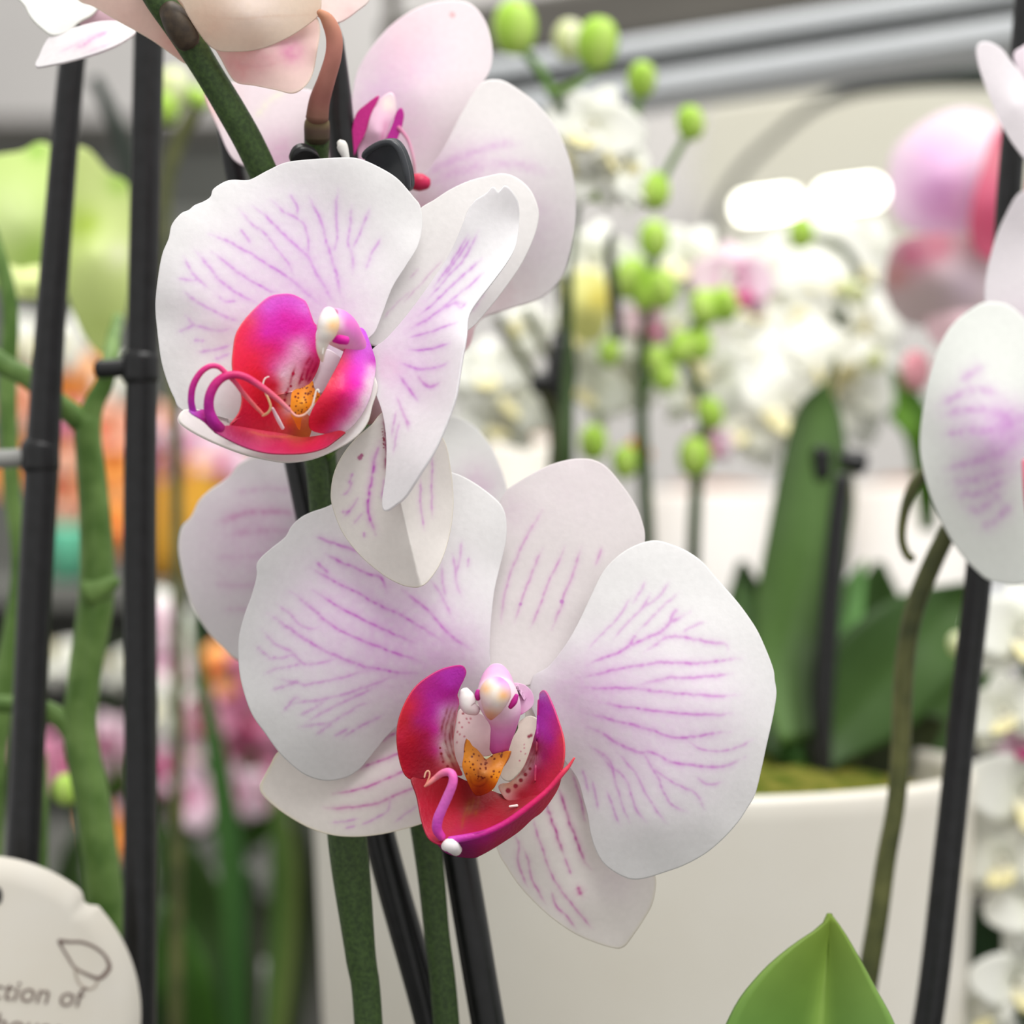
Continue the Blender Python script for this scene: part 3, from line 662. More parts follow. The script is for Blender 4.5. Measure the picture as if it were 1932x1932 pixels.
tube('throat_knob', [(*Z(*LZ, [p])[0], LD - .003, r) for p, r in zip([(810, 380), (830, 440), (850, 520), (920, 560)], (9, 15, 15, 9))], 'tissue_solid', fl, n=24, tints=[(240, 234, 232), (240, 236, 234), (232, 214, 216)])
sheet('column_wing', Z(*LZ, [(1240, 320), (1330, 330), (1400, 400), (1410, 500), (1340, 570), (1250, 610), (1220, 560), (1270, 470), (1280, 400)]), (700 + 1320 * .2174, 1220 + 470 * .2174), LD + .0035, Z(*LZ, [(1240, 330, 0), (1400, 420, 1.0), (1250, 600, 0)]), fl, 'tissue_solid', ns=90, nt=20, thick=.8,
      base=(230, 190, 218), blush=[(*Z(*LZ, [(1280, 580)])[0], 14, (200, 80, 160), .8), (*Z(*LZ, [(1360, 440)])[0], 14, (222, 150, 205), .6)])
tube('speck', [(*Z(*LZ, [(1200, 1388)])[0], LD - .006, 2), (*Z(*LZ, [(1270, 1380)])[0], LD - .006, 3)], 'tissue_solid', fl, n=8, tints=[(240, 225, 220)] * 2)

MG2 = (208, 132, 220)
# ---- upper flower ------------------------------------------------
fu = node('flower', P(700, 640, 0.440), plant, 'upper open flower turned to the left')
D = 0.440
U1 = (280, 280, .2795); U2 = (600, 300, .2277); U3 = (600, 700, .2226); UZ = (340, 520, .2174)
sheet('petal', [(780, 371), (793, 389), (797, 423), (789, 463), (767, 500), (741, 541), (722, 590), (708, 625), (690, 645), (660, 690), (600, 745), (520, 795), (420, 806), (345, 775), (328, 750), (315, 719), (304, 680), (297, 628), (293, 576),
      (298, 523), (306, 480), (318, 450), (324, 424), (341, 403), (356, 396), (367, 387), (384, 380), (397, 371), (402, 357), (419, 345), (432, 340), (445, 339), (462, 340), (476, 337), (506, 321), (541, 306), (593, 300), (650, 297), (680, 300), (715, 315), (750, 337)],
      (540, 560), D, [(695, 640, 0), (600, 560, 1.5), (480, 540, -1), (360, 560, -4.5), (296, 600, -3), (330, 440, -2.5), (420, 350, 1.0), (540, 308, 3.2), (640, 300, 2.6), (790, 400, 4.5), (750, 500, 2.5), (620, 420, 3.2), (400, 760, -4.5), (340, 760, -4), (560, 720, 0)],
      fu, ns=440, nt=110, ripple=.25, rscale=60, seed=21, edge_curl=.3,
      veins=veins(*U1, [[(410, 580), (520, 620), (620, 670), (740, 740), (880, 830), (980, 900), (1060, 970), (1160, 1060)], [(430, 700), (520, 770), (620, 850), (740, 920), (820, 960), (880, 975)], [(320, 690), (400, 790), (470, 880), (560, 950), (660, 1010), (740, 1050)],
        [(700, 390), (790, 450), (860, 530), (940, 600), (1020, 680), (1080, 740), (1120, 820), (1180, 920), (1230, 1010), (1260, 1040)], [(1080, 330), (1130, 420), (1170, 510), (1190, 600), (1230, 720), (1260, 820), (1285, 920), (1300, 1000)]], 3.0, MG2, .8)
        + veins(*U1, [[(230, 960), (290, 1010), (370, 1060), (460, 1110), (560, 1150), (620, 1170)], [(240, 730), (290, 830), (340, 890), (410, 950)], [(200, 880), (280, 890), (340, 890)], [(250, 1130), (310, 1190), (400, 1215), (480, 1230), (560, 1215)], [(200, 1240), (310, 1190)], [(300, 1290), (380, 1300)], [(330, 1370), (440, 1360), (560, 1330)], [(440, 1430), (560, 1380)],
        [(610, 410), (700, 510), (780, 570), (840, 640), (900, 720), (950, 790), (980, 860)], [(620, 540), (690, 640)], [(830, 350), (920, 430), (1000, 470), (1050, 520), (1075, 600), (1080, 680), (1085, 740)], [(950, 300), (1000, 390), (1010, 450)],
        [(1280, 280), (1270, 400), (1270, 520), (1275, 620), (1250, 710)], [(1370, 390), (1360, 520), (1350, 640), (1380, 740), (1380, 850)], [(1500, 400), (1450, 520), (1400, 640), (1370, 690)], [(1570, 600), (1500, 730), (1470, 820)], [(470, 990), (520, 1030), (600, 1030)]], 2.8, MG2, .62),
      blush=[(560, 540, 130, (228, 190, 230), .38), (600, 600, 70, (224, 170, 226), .35), (430, 560, 90, (232, 206, 234), .28), (560, 430, 90, (230, 206, 234), .22)])
sheet('dorsal_sepal', [(770, 420), (793, 393), (819, 377), (850, 357), (885, 341), (919, 332), (948, 327), (973, 334), (996, 352), (1010, 375), (1017, 402), (1013, 430), (1003, 459), (983, 500), (955, 541), (923, 582), (889, 619), (850, 640), (780, 655), (700, 650), (695, 620), (715, 560), (745, 490)],
      (850, 500), D + .003, [(700, 645, 0), (800, 540, 4), (900, 430, 8), (960, 330, 12), (1015, 410, 11), (900, 610, 7), (780, 420, 6)], fu, ns=260, nt=60, ripple=.2, seed=22, base=(234, 231, 230),
      veins=veins(*U2, [[(760, 990), (830, 910)], [(700, 1200), (830, 1060), (930, 950), (1040, 830)], [(540, 1330), (640, 1210), (760, 1100)], [(1270, 1280), (1340, 1170), (1390, 1110)]], 2.2, (212, 170, 206), .55))
sheet('petal', [(725, 642), (737, 630), (759, 605), (787, 569), (816, 528), (846, 482), (869, 434), (882, 400), (896, 379), (919, 364), (931, 352), (940, 362), (946, 358), (955, 350), (969, 364), (979, 387), (979, 428), (973, 464), (957, 494), (930, 530), (904, 563), (888, 586), (882, 605), (880, 630), (871, 676), (863, 725),
      (856, 758), (838, 807), (818, 851), (794, 891), (765, 936), (747, 952), (729, 964), (722, 960), (721, 940), (727, 900), (729, 860), (728, 822), (722, 782), (711, 749), (698, 720), (694, 690), (700, 662)],
      (800, 655), D - .001, [(725, 645, 0), (800, 560, -1), (880, 420, -2), (955, 352, -1), (980, 420, 1.5), (890, 590, -5), (878, 640, -9), (800, 660, -3.5), (730, 760, -3), (725, 900, -6), (728, 962, -7), (800, 880, -12), (855, 750, -11), (790, 760, -6)],
      fu, ns=340, nt=90, ripple=.15, seed=23, base=(243, 241, 243),
      veins=veins(*U2, [[(780, 1400), (900, 1330), (1000, 1260), (1080, 1215), (1160, 1195), (1220, 1195)], [(830, 1300), (940, 1210), (1040, 1120), (1130, 1030), (1230, 940), (1360, 830)], [(760, 1585), (880, 1580), (1000, 1555), (1090, 1525)], [(690, 1690), (760, 1715), (830, 1740), (940, 1735), (1030, 1710), (1080, 1680)]], 2.5, MG2, .85)
        + veins(*U2, [[(900, 1180), (1000, 1060), (1100, 950), (1200, 840), (1330, 600)], [(960, 1060), (1060, 930), (1150, 790), (1240, 630)], [(1030, 1000), (1150, 830), (1260, 650)], [(1000, 1260), (1130, 1150), (1240, 1060), (1370, 950)], [(750, 1480), (900, 1440), (1030, 1400), (1160, 1355)], [(670, 1790), (730, 1870), (790, 1950), (830, 2010)],
          [(1130, 1180), (1180, 1230), (1230, 1195)], [(860, 1850), (920, 1890), (980, 1860)]], 2.4, MG2, .7)
        + veins(*U3, [[(690, 50), (760, 140), (830, 220)], [(690, 300), (740, 400), (760, 500)], [(820, 30), (950, 130), (1040, 90)], [(660, 200), (700, 300), (780, 480)], [(640, 700), (660, 560), (690, 430)], [(620, 560), (640, 440), (660, 330)]], 2.4, MAG, .5),
      blush=[(790, 600, 60, (236, 205, 238), .5), (770, 700, 60, (234, 205, 236), .5), (730, 690, 30, (238, 205, 224), .4)])
sheet('lateral_sepal', [(721, 778), (700, 802), (673, 825), (649, 854), (631, 889), (624, 927), (627, 956), (645, 1003), (678, 1047), (720, 1083), (751, 1101), (774, 1108), (794, 1107), (811, 1094), (832, 1061), (847, 1016), (855, 967), (855, 923), (850, 880), (838, 830), (800, 780), (760, 760)],
      (742, 945), D - .003, [(735, 770, 2), (630, 900, 6), (640, 1000, 6), (720, 1080, 3), (756, 949, 0.5), (776, 1030, 0.5), (793, 1106, 2), (855, 930, 5.5), (845, 1015, 5), (810, 1094, 2), (690, 930, 2.5), (800, 850, 2)], fu, ns=280, nt=80, seed=24, crease=[([(735, 800), (756, 949), (775, 1030), (793, 1106)], 3.2, 34)], base=(238, 233, 229), edge=((240, 232, 205), .96, .4),
      veins=veins(*U3, [[(520, 600), (490, 720), (460, 880), (440, 1010), (425, 1120), (440, 1240), (490, 1390)]], 3.0, (206, 90, 205), .95) + veins(*U3, [[(545, 370), (566, 460), (572, 560), (577, 700), (570, 880)]], 2.6, (160, 50, 110), .95)
        + veins(*U3, [[(350, 1070), (290, 1150), (220, 1240)], [(290, 940), (240, 1030), (200, 1050)], [(200, 1200), (280, 1190)], [(390, 1360), (385, 1420)], [(380, 1200), (300, 1300)], [(965, 690), (972, 850), (960, 1050), (965, 1250)], [(870, 900), (870, 1150), (900, 1350)], [(560, 900), (540, 1100)], [(300, 860), (260, 960)]], 2.3, MAG, .6),
      spots=Z(*U3, [(355, 735, 4.5, (196, 120, 160)), (370, 715, 3.5, (190, 110, 150))] + [(rs.uniform(545, 575), rs.uniform(480, 660), rs.uniform(1.0, 2.0), (150, 40, 70)) for _ in range(14)]))
sheet('lateral_sepal', [(339, 783), (341, 797), (367, 815), (410, 836), (463, 856), (515, 868), (549, 871), (593, 864), (636, 846), (671, 824), (693, 797), (702, 765), (712, 725), (690, 690), (650, 690), (590, 720), (520, 770), (450, 790), (390, 782), (352, 772)],
      (540, 825), D - .004, [(345, 785, -9), (450, 840, -6), (550, 868, -2.5), (690, 790, 0), (705, 720, 1), (600, 740, 2), (430, 790, -4)], fu, ns=240, nt=50, seed=25, base=(238, 235, 234), edge=((246, 240, 228), .95, .5))
tube('ovary', [(690, 790, D + .003, 16), (706, 765, D + .003, 20), (716, 738, D + .004, 16)], 'tissue_solid', fu, n=18, tints=[(150, 110, 105), (196, 160, 165), (220, 190, 196)])
# lip of the upper flower
LD = D - .005
HM = (226, 40, 176); VM = (226, 90, 215)
sheet('lip_lobe', Z(*UZ, [(1190, 440), (1160, 400), (1100, 240), (1040, 190), (960, 158), (870, 158), (780, 180), (700, 240), (600, 340), (530, 430), (485, 520), (465, 640), (455, 760), (468, 870), (500, 940), (535, 1030), (538, 1110), (510, 1200), (440, 1290), (420, 1320), (560, 1350), (760, 1400), (980, 1425), (1170, 1385), (1140, 1250), (1080, 1180), (965, 1090), (975, 1010), (1060, 985), (1110, 960), (1165, 880), (1215, 740), (1190, 600), (1175, 520)]),
      (340 + 760 * .2174, 520 + 1050 * .2174), LD, Z(*UZ, [(1190, 450, 1), (900, 160, -3), (600, 340, -7), (460, 760, -9), (530, 1080, -7.5), (440, 1300, -8), (700, 1380, -3.0), (1050, 1390, 0), (950, 1150, 0.5), (1200, 740, 1.5), (800, 700, -3.5), (1000, 900, 0)]), fu, 'lip_tissue', thick=.3, ns=260, nt=90, seed=26, power=3.0, edge=((246, 104, 104), .95, .4),
      field=Z(*UZ, [(870, 180, VM), (1000, 220, VM), (1080, 300, (232, 110, 220)), (760, 280, VM), (900, 350, HM), (1060, 400, HM), (1150, 430, (228, 60, 190)), (700, 360, (228, 60, 170)), (620, 400, (238, 70, 120)), (560, 450, (240, 44, 92)), (500, 560, (240, 44, 80)), (480, 700, (240, 36, 72)), (620, 560, (232, 36, 110)), (740, 500, HM), (900, 480, HM), (1000, 470, (230, 40, 170)),
        (1060, 560, (236, 130, 205)), (1130, 560, (228, 80, 180)), (1000, 620, (238, 160, 206)), (1090, 680, (236, 150, 200)), (1160, 640, (226, 60, 150)), (1190, 700, (206, 40, 110)), (940, 700, (238, 140, 196)), (860, 640, (226, 40, 140)), (780, 640, (226, 30, 110)), (640, 700, (236, 28, 74)), (540, 760, (234, 20, 66)), (500, 860, (230, 28, 64)), (680, 850, (226, 14, 50)), (800, 800, (226, 80, 150)),
        (880, 860, (240, 190, 215)), (960, 800, (240, 190, 214)), (1040, 820, (236, 160, 190)), (1120, 820, (214, 60, 110)), (1000, 930, (240, 200, 205)), (900, 1000, (240, 190, 205)), (820, 950, (206, 30, 60)), (700, 980, (200, 14, 40)), (600, 1000, (214, 14, 50)), (620, 1130, (205, 12, 50)), (800, 1120, (190, 10, 40)), (500, 1270, (190, 14, 60)), (650, 1280, (198, 14, 50)), (800, 1300, (190, 24, 50)), (950, 1340, (196, 60, 60)), (960, 1260, (226, 90, 50)), (1060, 1370, (214, 110, 50)), (880, 1100, (226, 110, 70)), (930, 1160, (236, 180, 190))]),
      veins=veins(*UZ, [[(1200, 740), (1150, 830), (1100, 940)], [(1160, 720), (1110, 820), (1080, 930)], [(1080, 780), (1060, 850), (1020, 960)], [(1000, 780), (970, 870), (945, 960)], [(940, 960), (915, 1040), (900, 1110)], [(1130, 700), (1085, 780)]], 2.6, (180, 14, 76), 1.0),
      spots=Z(*UZ, [(980, 850, 3, (190, 20, 70)), (960, 960, 2.6, (176, 20, 60)), (920, 1020, 2.6, (176, 20, 60)), (905, 1080, 2.4, (176, 20, 60)), (1020, 1000, 2.2, (176, 20, 60)), (950, 1130, 2.2, (176, 20, 60)), (1060, 900, 2.6, (186, 20, 70))]))
sheet('lip', (Z(*UZ, [(80, 1165), (130, 1180), (190, 1160), (240, 1180), (300, 1240), (340, 1300), (420, 1300), (520, 1310), (700, 1340), (900, 1370), (1050, 1400), (1180, 1390), (1290, 1365), (1380, 1345), (1432, 1356)]),
      Z(*UZ, [(78, 1168), (110, 1200), (205, 1260), (300, 1350), (400, 1410), (560, 1485), (740, 1532), (920, 1543), (1100, 1532), (1250, 1492), (1350, 1425), (1433, 1359)])), (340 + 620 * .2174, 520 + 1425 * .2174), LD - .001, Z(*UZ, [(420, 1300, -9), (100, 1180, -12), (300, 1340, -10.5), (560, 1480, -9.5), (920, 1540, -7.5), (1250, 1490, -5), (1430, 1358, -3), (1050, 1400, -1.5), (800, 1360, -3.5), (1180, 1430, -3.5)]), fu, 'lip_tissue', thick=.3, ns=240, nt=36, band=True, seed=27, power=2.6,
      field=Z(*UZ, [(100, 1180, (205, 100, 220)), (200, 1200, (190, 40, 150)), (320, 1340, (165, 24, 110)), (450, 1420, (160, 20, 90)), (560, 1470, (165, 24, 90)), (500, 1300, (196, 30, 70)), (600, 1200, (196, 20, 50)), (700, 1300, (196, 30, 60)), (700, 1420, (196, 50, 90)), (850, 1250, (190, 30, 50)), (900, 1340, (196, 60, 70)), (1000, 1360, (190, 100, 50)), (960, 1280, (226, 80, 40)), (1060, 1330, (236, 120, 50)),
        (900, 1480, (190, 26, 76)), (1100, 1480, (196, 26, 66)), (1280, 1420, (176, 36, 70)), (1380, 1370, (160, 30, 50)), (1200, 1400, (205, 36, 66)), (800, 1520, (190, 24, 86))]),
      veins=veins(*UZ, [[(560, 1340), (750, 1390), (900, 1400), (1050, 1380)]], 2, (205, 120, 60), .4))
sheet('lip_lobe', Z(*UZ, [(1560, 450), (1605, 478), (1640, 560), (1668, 640), (1692, 720), (1698, 800), (1680, 920), (1640, 1080), (1560, 1230), (1450, 1345), (1330, 1375), (1200, 1365), (1130, 1330), (1124, 1240), (1168, 1130), (1240, 1010), (1310, 880), (1390, 740), (1450, 600), (1500, 490)]),
      (340 + 1420 * .2174, 520 + 980 * .2174), LD, Z(*UZ, [(1560, 450, 0), (1690, 760, 3), (1560, 1230, 0), (1200, 1360, -4), (1130, 1250, -6), (1310, 880, -5), (1450, 600, -3), (1420, 1000, -6)]), fu, 'lip_tissue', thick=.3, ns=240, nt=70, seed=28,
      field=Z(*UZ, [(1560, 470, (222, 100, 236)), (1480, 560, (238, 90, 180)), (1400, 740, (244, 76, 112)), (1310, 900, (244, 62, 88)), (1240, 1020, (240, 44, 76)), (1150, 1170, (232, 30, 64)), (1130, 1300, (214, 14, 48)), (1590, 600, (224, 96, 236)), (1530, 720, (232, 76, 216)), (1480, 860, (236, 44, 172)), (1420, 1000, (232, 22, 120)), (1330, 1130, (220, 8, 68)), (1240, 1250, (196, 2, 40)),
        (1570, 820, (232, 74, 212)), (1545, 940, (230, 44, 186)), (1490, 1080, (226, 34, 150)), (1420, 1200, (220, 44, 130)), (1330, 1310, (216, 60, 130)), (1645, 640, (214, 100, 216)), (1685, 740, (204, 66, 190)), (1650, 800, (236, 176, 222)), (1622, 920, (236, 192, 220)), (1585, 1060, (236, 190, 216)), (1520, 1200, (238, 188, 210)), (1440, 1320, (236, 194, 214)), (1640, 1000, (238, 206, 222))]))
cs = []
for _ in range(46):
    x, y = rs.uniform(985, 1200), rs.uniform(960, 1210)
    cs.append((*Z(*UZ, [(x, y)])[0], rs.uniform(1.0, 2.2), (120, 36, 14)))
sheet('callus', Z(*UZ, [(975, 1005), (1060, 970), (1120, 940), (1150, 915), (1170, 990), (1215, 1030), (1195, 1080), (1125, 1150), (1060, 1230), (1035, 1340), (985, 1250), (958, 1200), (958, 1100)]), (340 + 1060 * .2174, 520 + 1090 * .2174), LD, Z(*UZ, [(975, 1010, -3), (1150, 915, -2), (1210, 1030, -2), (1035, 1330, -3), (1060, 1100, -6)]), fu, 'lip_tissue', thick=1.5, ns=130, nt=34, seed=29, power=2.2,
      field=Z(*UZ, [(1000, 1030, (240, 150, 40)), (1150, 960, (232, 140, 30)), (1060, 1080, (248, 160, 36)), (1000, 1180, (248, 160, 40)), (1150, 1080, (246, 150, 30)), (1040, 1290, (244, 130, 40))]), spots=cs)
sheet('throat', Z(*UZ, [(1210, 760), (1270, 640), (1380, 700), (1390, 760), (1310, 890), (1240, 1010), (1200, 1010), (1160, 960), (1165, 890)]), (340 + 1270 * .2174, 520 + 830 * .2174), LD + .002, Z(*UZ, [(1270, 650, 1), (1390, 740, 1), (1200, 1000, 0)]), fu, 'tissue_solid', ns=80, nt=20, thick=1, base=(234, 228, 234))
tube('column', [(*Z(*UZ, [p[:2]])[0], LD - p[2], p[3]) for p in [(1560, 640, -.003, 18), (1480, 560, .000, 26), (1400, 480, .003, 34), (1330, 430, .005, 34), (1280, 400, .006, 26), (1270, 380, .006, 16)]], 'tissue_solid', fu, sides=32, n=44,
     field=Z(*UZ, [(1230, 440, (240, 236, 228)), (1240, 320, (238, 226, 230)), (1300, 290, (236, 200, 222)), (1320, 380, (242, 226, 206)), (1400, 330, (230, 150, 206)), (1450, 420, (228, 120, 200)), (1400, 420, (234, 200, 220)), (1330, 480, (242, 226, 204)), (1380, 500, (234, 180, 212)), (1500, 500, (226, 130, 200)), (1500, 600, (226, 150, 196)), (1400, 640, (230, 180, 200)), (1300, 640, (238, 215, 216))]))
tube('anther_cap', [(*Z(*UZ, [p[:2]])[0], LD - p[2], p[3]) for p in [(1290, 330, .007, 14), (1290, 400, .0105, 20), (1275, 480, .011, 19), (1240, 560, .0105, 14), (1225, 650, .010, 9), (1232, 740, .009, 3)]], 'tissue_solid', fu, sides=32, n=60,
     field=Z(*UZ, [(1250, 320, (238, 222, 228)), (1320, 300, (236, 206, 222)), (1320, 430, (244, 196, 140)), (1350, 360, (238, 220, 204)), (1250, 400, (238, 230, 226)), (1250, 520, (238, 232, 226)), (1210, 640, (236, 228, 218)), (1235, 740, (232, 212, 196)), (1300, 520, (238, 222, 212))]), label='cream anther cap')
tube('stigma_margin', [(*Z(*UZ, [p])[0], LD - .009, r) for p, r in zip([(1330, 560), (1380, 555), (1450, 565)], (5, 9, 8))], 'tissue_solid', fu, n=14, tints=[(214, 40, 170), (206, 20, 150), (214, 40, 160)])
def tendril(pts, cols):
    return tube('tendril', [(*Z(*UZ, [p[:2]])[0], LD - p[2], p[3]) for p in pts], 'lip_tissue', fu, n=90, tints=cols)
tendril([(110, 1175, .012, 7), (95, 1080, .0135, 6.5), (110, 960, .0145, 6.5), (170, 850, .015, 6), (250, 790, .015, 5.5), (330, 790, .0145, 5), (400, 850, .014, 5), (480, 930, .013, 4.5), (540, 1010, .012, 4.5), (600, 1080, .011, 4.2), (660, 1145, .010, 3.8), (720, 1205, .0095, 3)],
        [(200, 60, 210), (206, 40, 160), (212, 40, 130), (226, 60, 130), (230, 80, 120), (236, 110, 120), (236, 120, 110)])
tendril([(715, 1215, .0095, 2.6), (760, 1190, .010, 2.6), (785, 1140, .0105, 2.4), (765, 1070, .0108, 2.2), (735, 1010, .011, 1.8), (718, 950, .011, 1.5), (735, 895, .011, 1.4), (770, 876, .011, 1)], [(236, 170, 130), (240, 205, 150), (240, 200, 150), (240, 226, 220), (244, 236, 236)])
tendril([(340, 1330, .0105, 12), (285, 1260, .012, 11), (250, 1160, .013, 10), (255, 1050, .014, 9.5), (300, 950, .0145, 9), (370, 885, .0145, 8), (460, 860, .0142, 7.5), (560, 878, .0138, 7), (660, 935, .0132, 6.5), (760, 1005, .0125, 6), (860, 1085, .0115, 5), (950, 1170, .0105, 4)],
        [(165, 20, 110), (190, 36, 160), (200, 40, 160), (205, 36, 130), (206, 36, 110), (214, 50, 110), (226, 80, 120), (232, 110, 130), (236, 150, 160)])
tendril([(950, 1170, .0105, 2.6), (1010, 1218, .0105, 2.2), (1080, 1205, .0105, 2), (1140, 1140, .0108, 1.9), (1165, 1060, .011, 1.8), (1180, 1000, .011, 1.6), (1198, 990, .011, 1.5), (1205, 1015, .011, 1.2)], [(236, 150, 150), (240, 190, 170), (242, 226, 210), (244, 238, 234)])
tube('filament', [(*Z(*UZ, [(800, 1150)])[0], LD - .009, 2.6), (*Z(*UZ, [(850, 1250)])[0], LD - .0075, 4), (*Z(*UZ, [(890, 1325)])[0], LD - .006, 3.6)], 'tissue_solid', fu, n=16, tints=[(226, 190, 205), (238, 214, 220), (240, 220, 226)])
tube('filament', [(*Z(*UZ, [p])[0], LD - .011, 1.3) for p in [(1235, 680), (1245, 620), (1262, 580), (1290, 566)]], 'tissue_solid', fu, n=16, tints=[(240, 236, 230)] * 2)

# ---- flower behind the two, lower left -----------------------------
fb = node('flower', P(640, 960, 0.490), plant, 'flower behind, half hidden by the lower flower')
sheet('petal', [(520, 850), (455, 872), (430, 900), (395, 925), (375, 945), (360, 975), (342, 995), (336, 1030), (340, 1065), (350, 1110), (365, 1150), (390, 1190), (420, 1222), (455, 1248), (540, 1260), (620, 1180), (660, 1060), (660, 960), (600, 860)], (510, 1050), .490,
      [(650, 980, 0), (340, 1030, 3), (450, 1240, 4), (470, 870, 3), (500, 1060, -3)], fb, ns=200, nt=60, base=(234, 230, 232), ripple=.3, edge=((240, 238, 226), .95, .5),
      veins=[([(560, 925), (500, 922), (440, 930)], 5, (206, 150, 196), .4), ([(560, 970), (520, 965), (470, 968), (410, 985)], 6, (206, 130, 186), .7), ([(560, 1005), (500, 1000), (430, 1010)], 6, (206, 140, 190), .5), ([(540, 1045), (470, 1050), (400, 1050)], 5, (210, 160, 200), .4), ([(520, 1100), (450, 1105), (400, 1100)], 5, (210, 160, 200), .4), ([(490, 1150), (420, 1150)], 4, (210, 160, 200), .4)],
      blush=[(480, 1020, 110, (220, 190, 214), .6)])
sheet('petal', [(700, 860), (790, 810), (845, 785), (890, 800), (920, 832), (940, 870), (957, 925), (945, 970), (900, 985), (820, 980), (740, 960)], (850, 900), .492, [(700, 900, 0), (957, 925, 4), (860, 790, 3), (850, 900, -2)], fb, ns=140, nt=40, base=(232, 232, 230), blush=[(900, 915, 45, (226, 200, 220), .6)])
# ---- pale pink flower behind, above ---------------------------------
fk = node('flower', P(700, 330, 0.478), plant, 'pale pink flower behind the upper flower')
D = .478
sheet('dorsal_sepal', [(664, 230), (668, 160), (682, 118), (707, 82), (742, 44), (790, 14), (840, 1), (885, 6), (915, 38), (929, 88), (925, 132), (905, 170), (892, 235), (865, 310), (805, 375), (740, 385), (690, 335)], (790, 200), D + .004, [(700, 330, 0), (840, 5, 9), (680, 140, 4), (925, 110, 7), (790, 180, 0.5), (860, 310, 2)], fk, ns=200, nt=60,
      base=(234, 224, 228), blush=[(760, 110, 70, (232, 196, 222), .75), (720, 190, 50, (232, 200, 230), .7), (780, 70, 60, (236, 208, 214), .5), (770, 250, 60, (236, 206, 226), .5)], spots=[(853, 28, 5, (222, 176, 180))])
sheet('petal', [(870, 215), (905, 160), (935, 150), (965, 160), (1012, 195), (1052, 247), (1077, 310), (1087, 380), (1081, 450), (1062, 520), (1022, 562), (965, 582), (905, 605), (885, 655), (860, 660), (820, 590), (770, 480), (745, 400), (780, 350), (830, 290)], (930, 390), D, [(750, 380, 0), (950, 160, 4), (1085, 380, 6), (1000, 565, 6), (890, 640, 3), (920, 380, -3)], fk, ns=220, nt=60,
      base=(232, 228, 228), veins=[([(800, 330), (860, 300), (930, 275), (980, 270)], 7, (206, 150, 206), .55), ([(800, 350), (880, 320), (960, 310), (1040, 325)], 9, (208, 160, 206), .55), ([(820, 370), (920, 350), (1030, 400)], 10, (212, 176, 208), .5)],
      blush=[(860, 330, 70, (226, 196, 220), .6), (1000, 430, 90, (222, 204, 218), .5), (880, 640, 40, (214, 150, 165), .6), (930, 560, 70, (216, 190, 196), .5), (800, 390, 30, (206, 150, 176), .5)])
sheet('petal', [(385, 180), (400, 165), (440, 155), (520, 165), (585, 170), (640, 200), (680, 270), (690, 340), (640, 350), (560, 330), (490, 320), (440, 300), (410, 240)], (540, 250), D, [(690, 330, 0), (390, 180, 6), (520, 165, 4), (540, 260, -1)], fk, ns=160, nt=40, base=(236, 224, 230), blush=[(530, 290, 40, (236, 190, 222), .6), (400, 190, 40, (240, 190, 180), .6)],
      veins=[([(480, 225), (510, 190), (540, 172)], 4, (240, 238, 220), .9)])
sheet('lip_lobe', [(664, 250), (672, 215), (690, 197), (716, 180), (700, 215), (690, 250), (676, 275), (664, 300)], (684, 232), D - .006, [(664, 250, 0), (716, 180, 1)], fk, 'lip_tissue', ns=60, nt=14, base=(205, 40, 140))
sheet('lip_lobe', [(757, 203), (762, 215), (758, 240), (747, 270), (740, 305), (722, 300), (728, 265), (740, 235), (748, 212)], (743, 255), D - .006, [(757, 203, 0), (730, 300, 1)], fk, 'lip_tissue', ns=60, nt=14, base=(190, 36, 150), blush=[(738, 290, 16, (216, 30, 120), .8)])
sheet('lip', [(676, 275), (690, 250), (705, 205), (725, 180), (742, 176), (748, 210), (735, 240), (722, 300), (700, 340), (670, 330)], (712, 250), D - .005, [(676, 300, 0), (740, 180, 1), (712, 250, -2), (680, 265, 0), (738, 250, 0.5)], fk, 'tissue_solid', ns=70, nt=16, base=(232, 190, 214), blush=[(735, 195, 18, (236, 226, 218), .9)], veins=[([(718, 300), (722, 260), (730, 220)], 4, (216, 120, 170), .6)])
tube('tendril', [(752, 240, D - .006, 4), (770, 265, D - .006, 3), (780, 300, D - .006, 3), (783, 330, D - .005, 3)], 'tissue_solid', fk, tints=[(216, 130, 170), (230, 190, 206)])
tube('lip_tip', [(772, 342, D - .008, 13), (792, 344, D - .008, 17), (806, 346, D - .008, 12)], 'lip_tissue', fk, n=14, tints=[(190, 30, 60), (196, 36, 76), (206, 40, 90)], label='red tip of the lip')
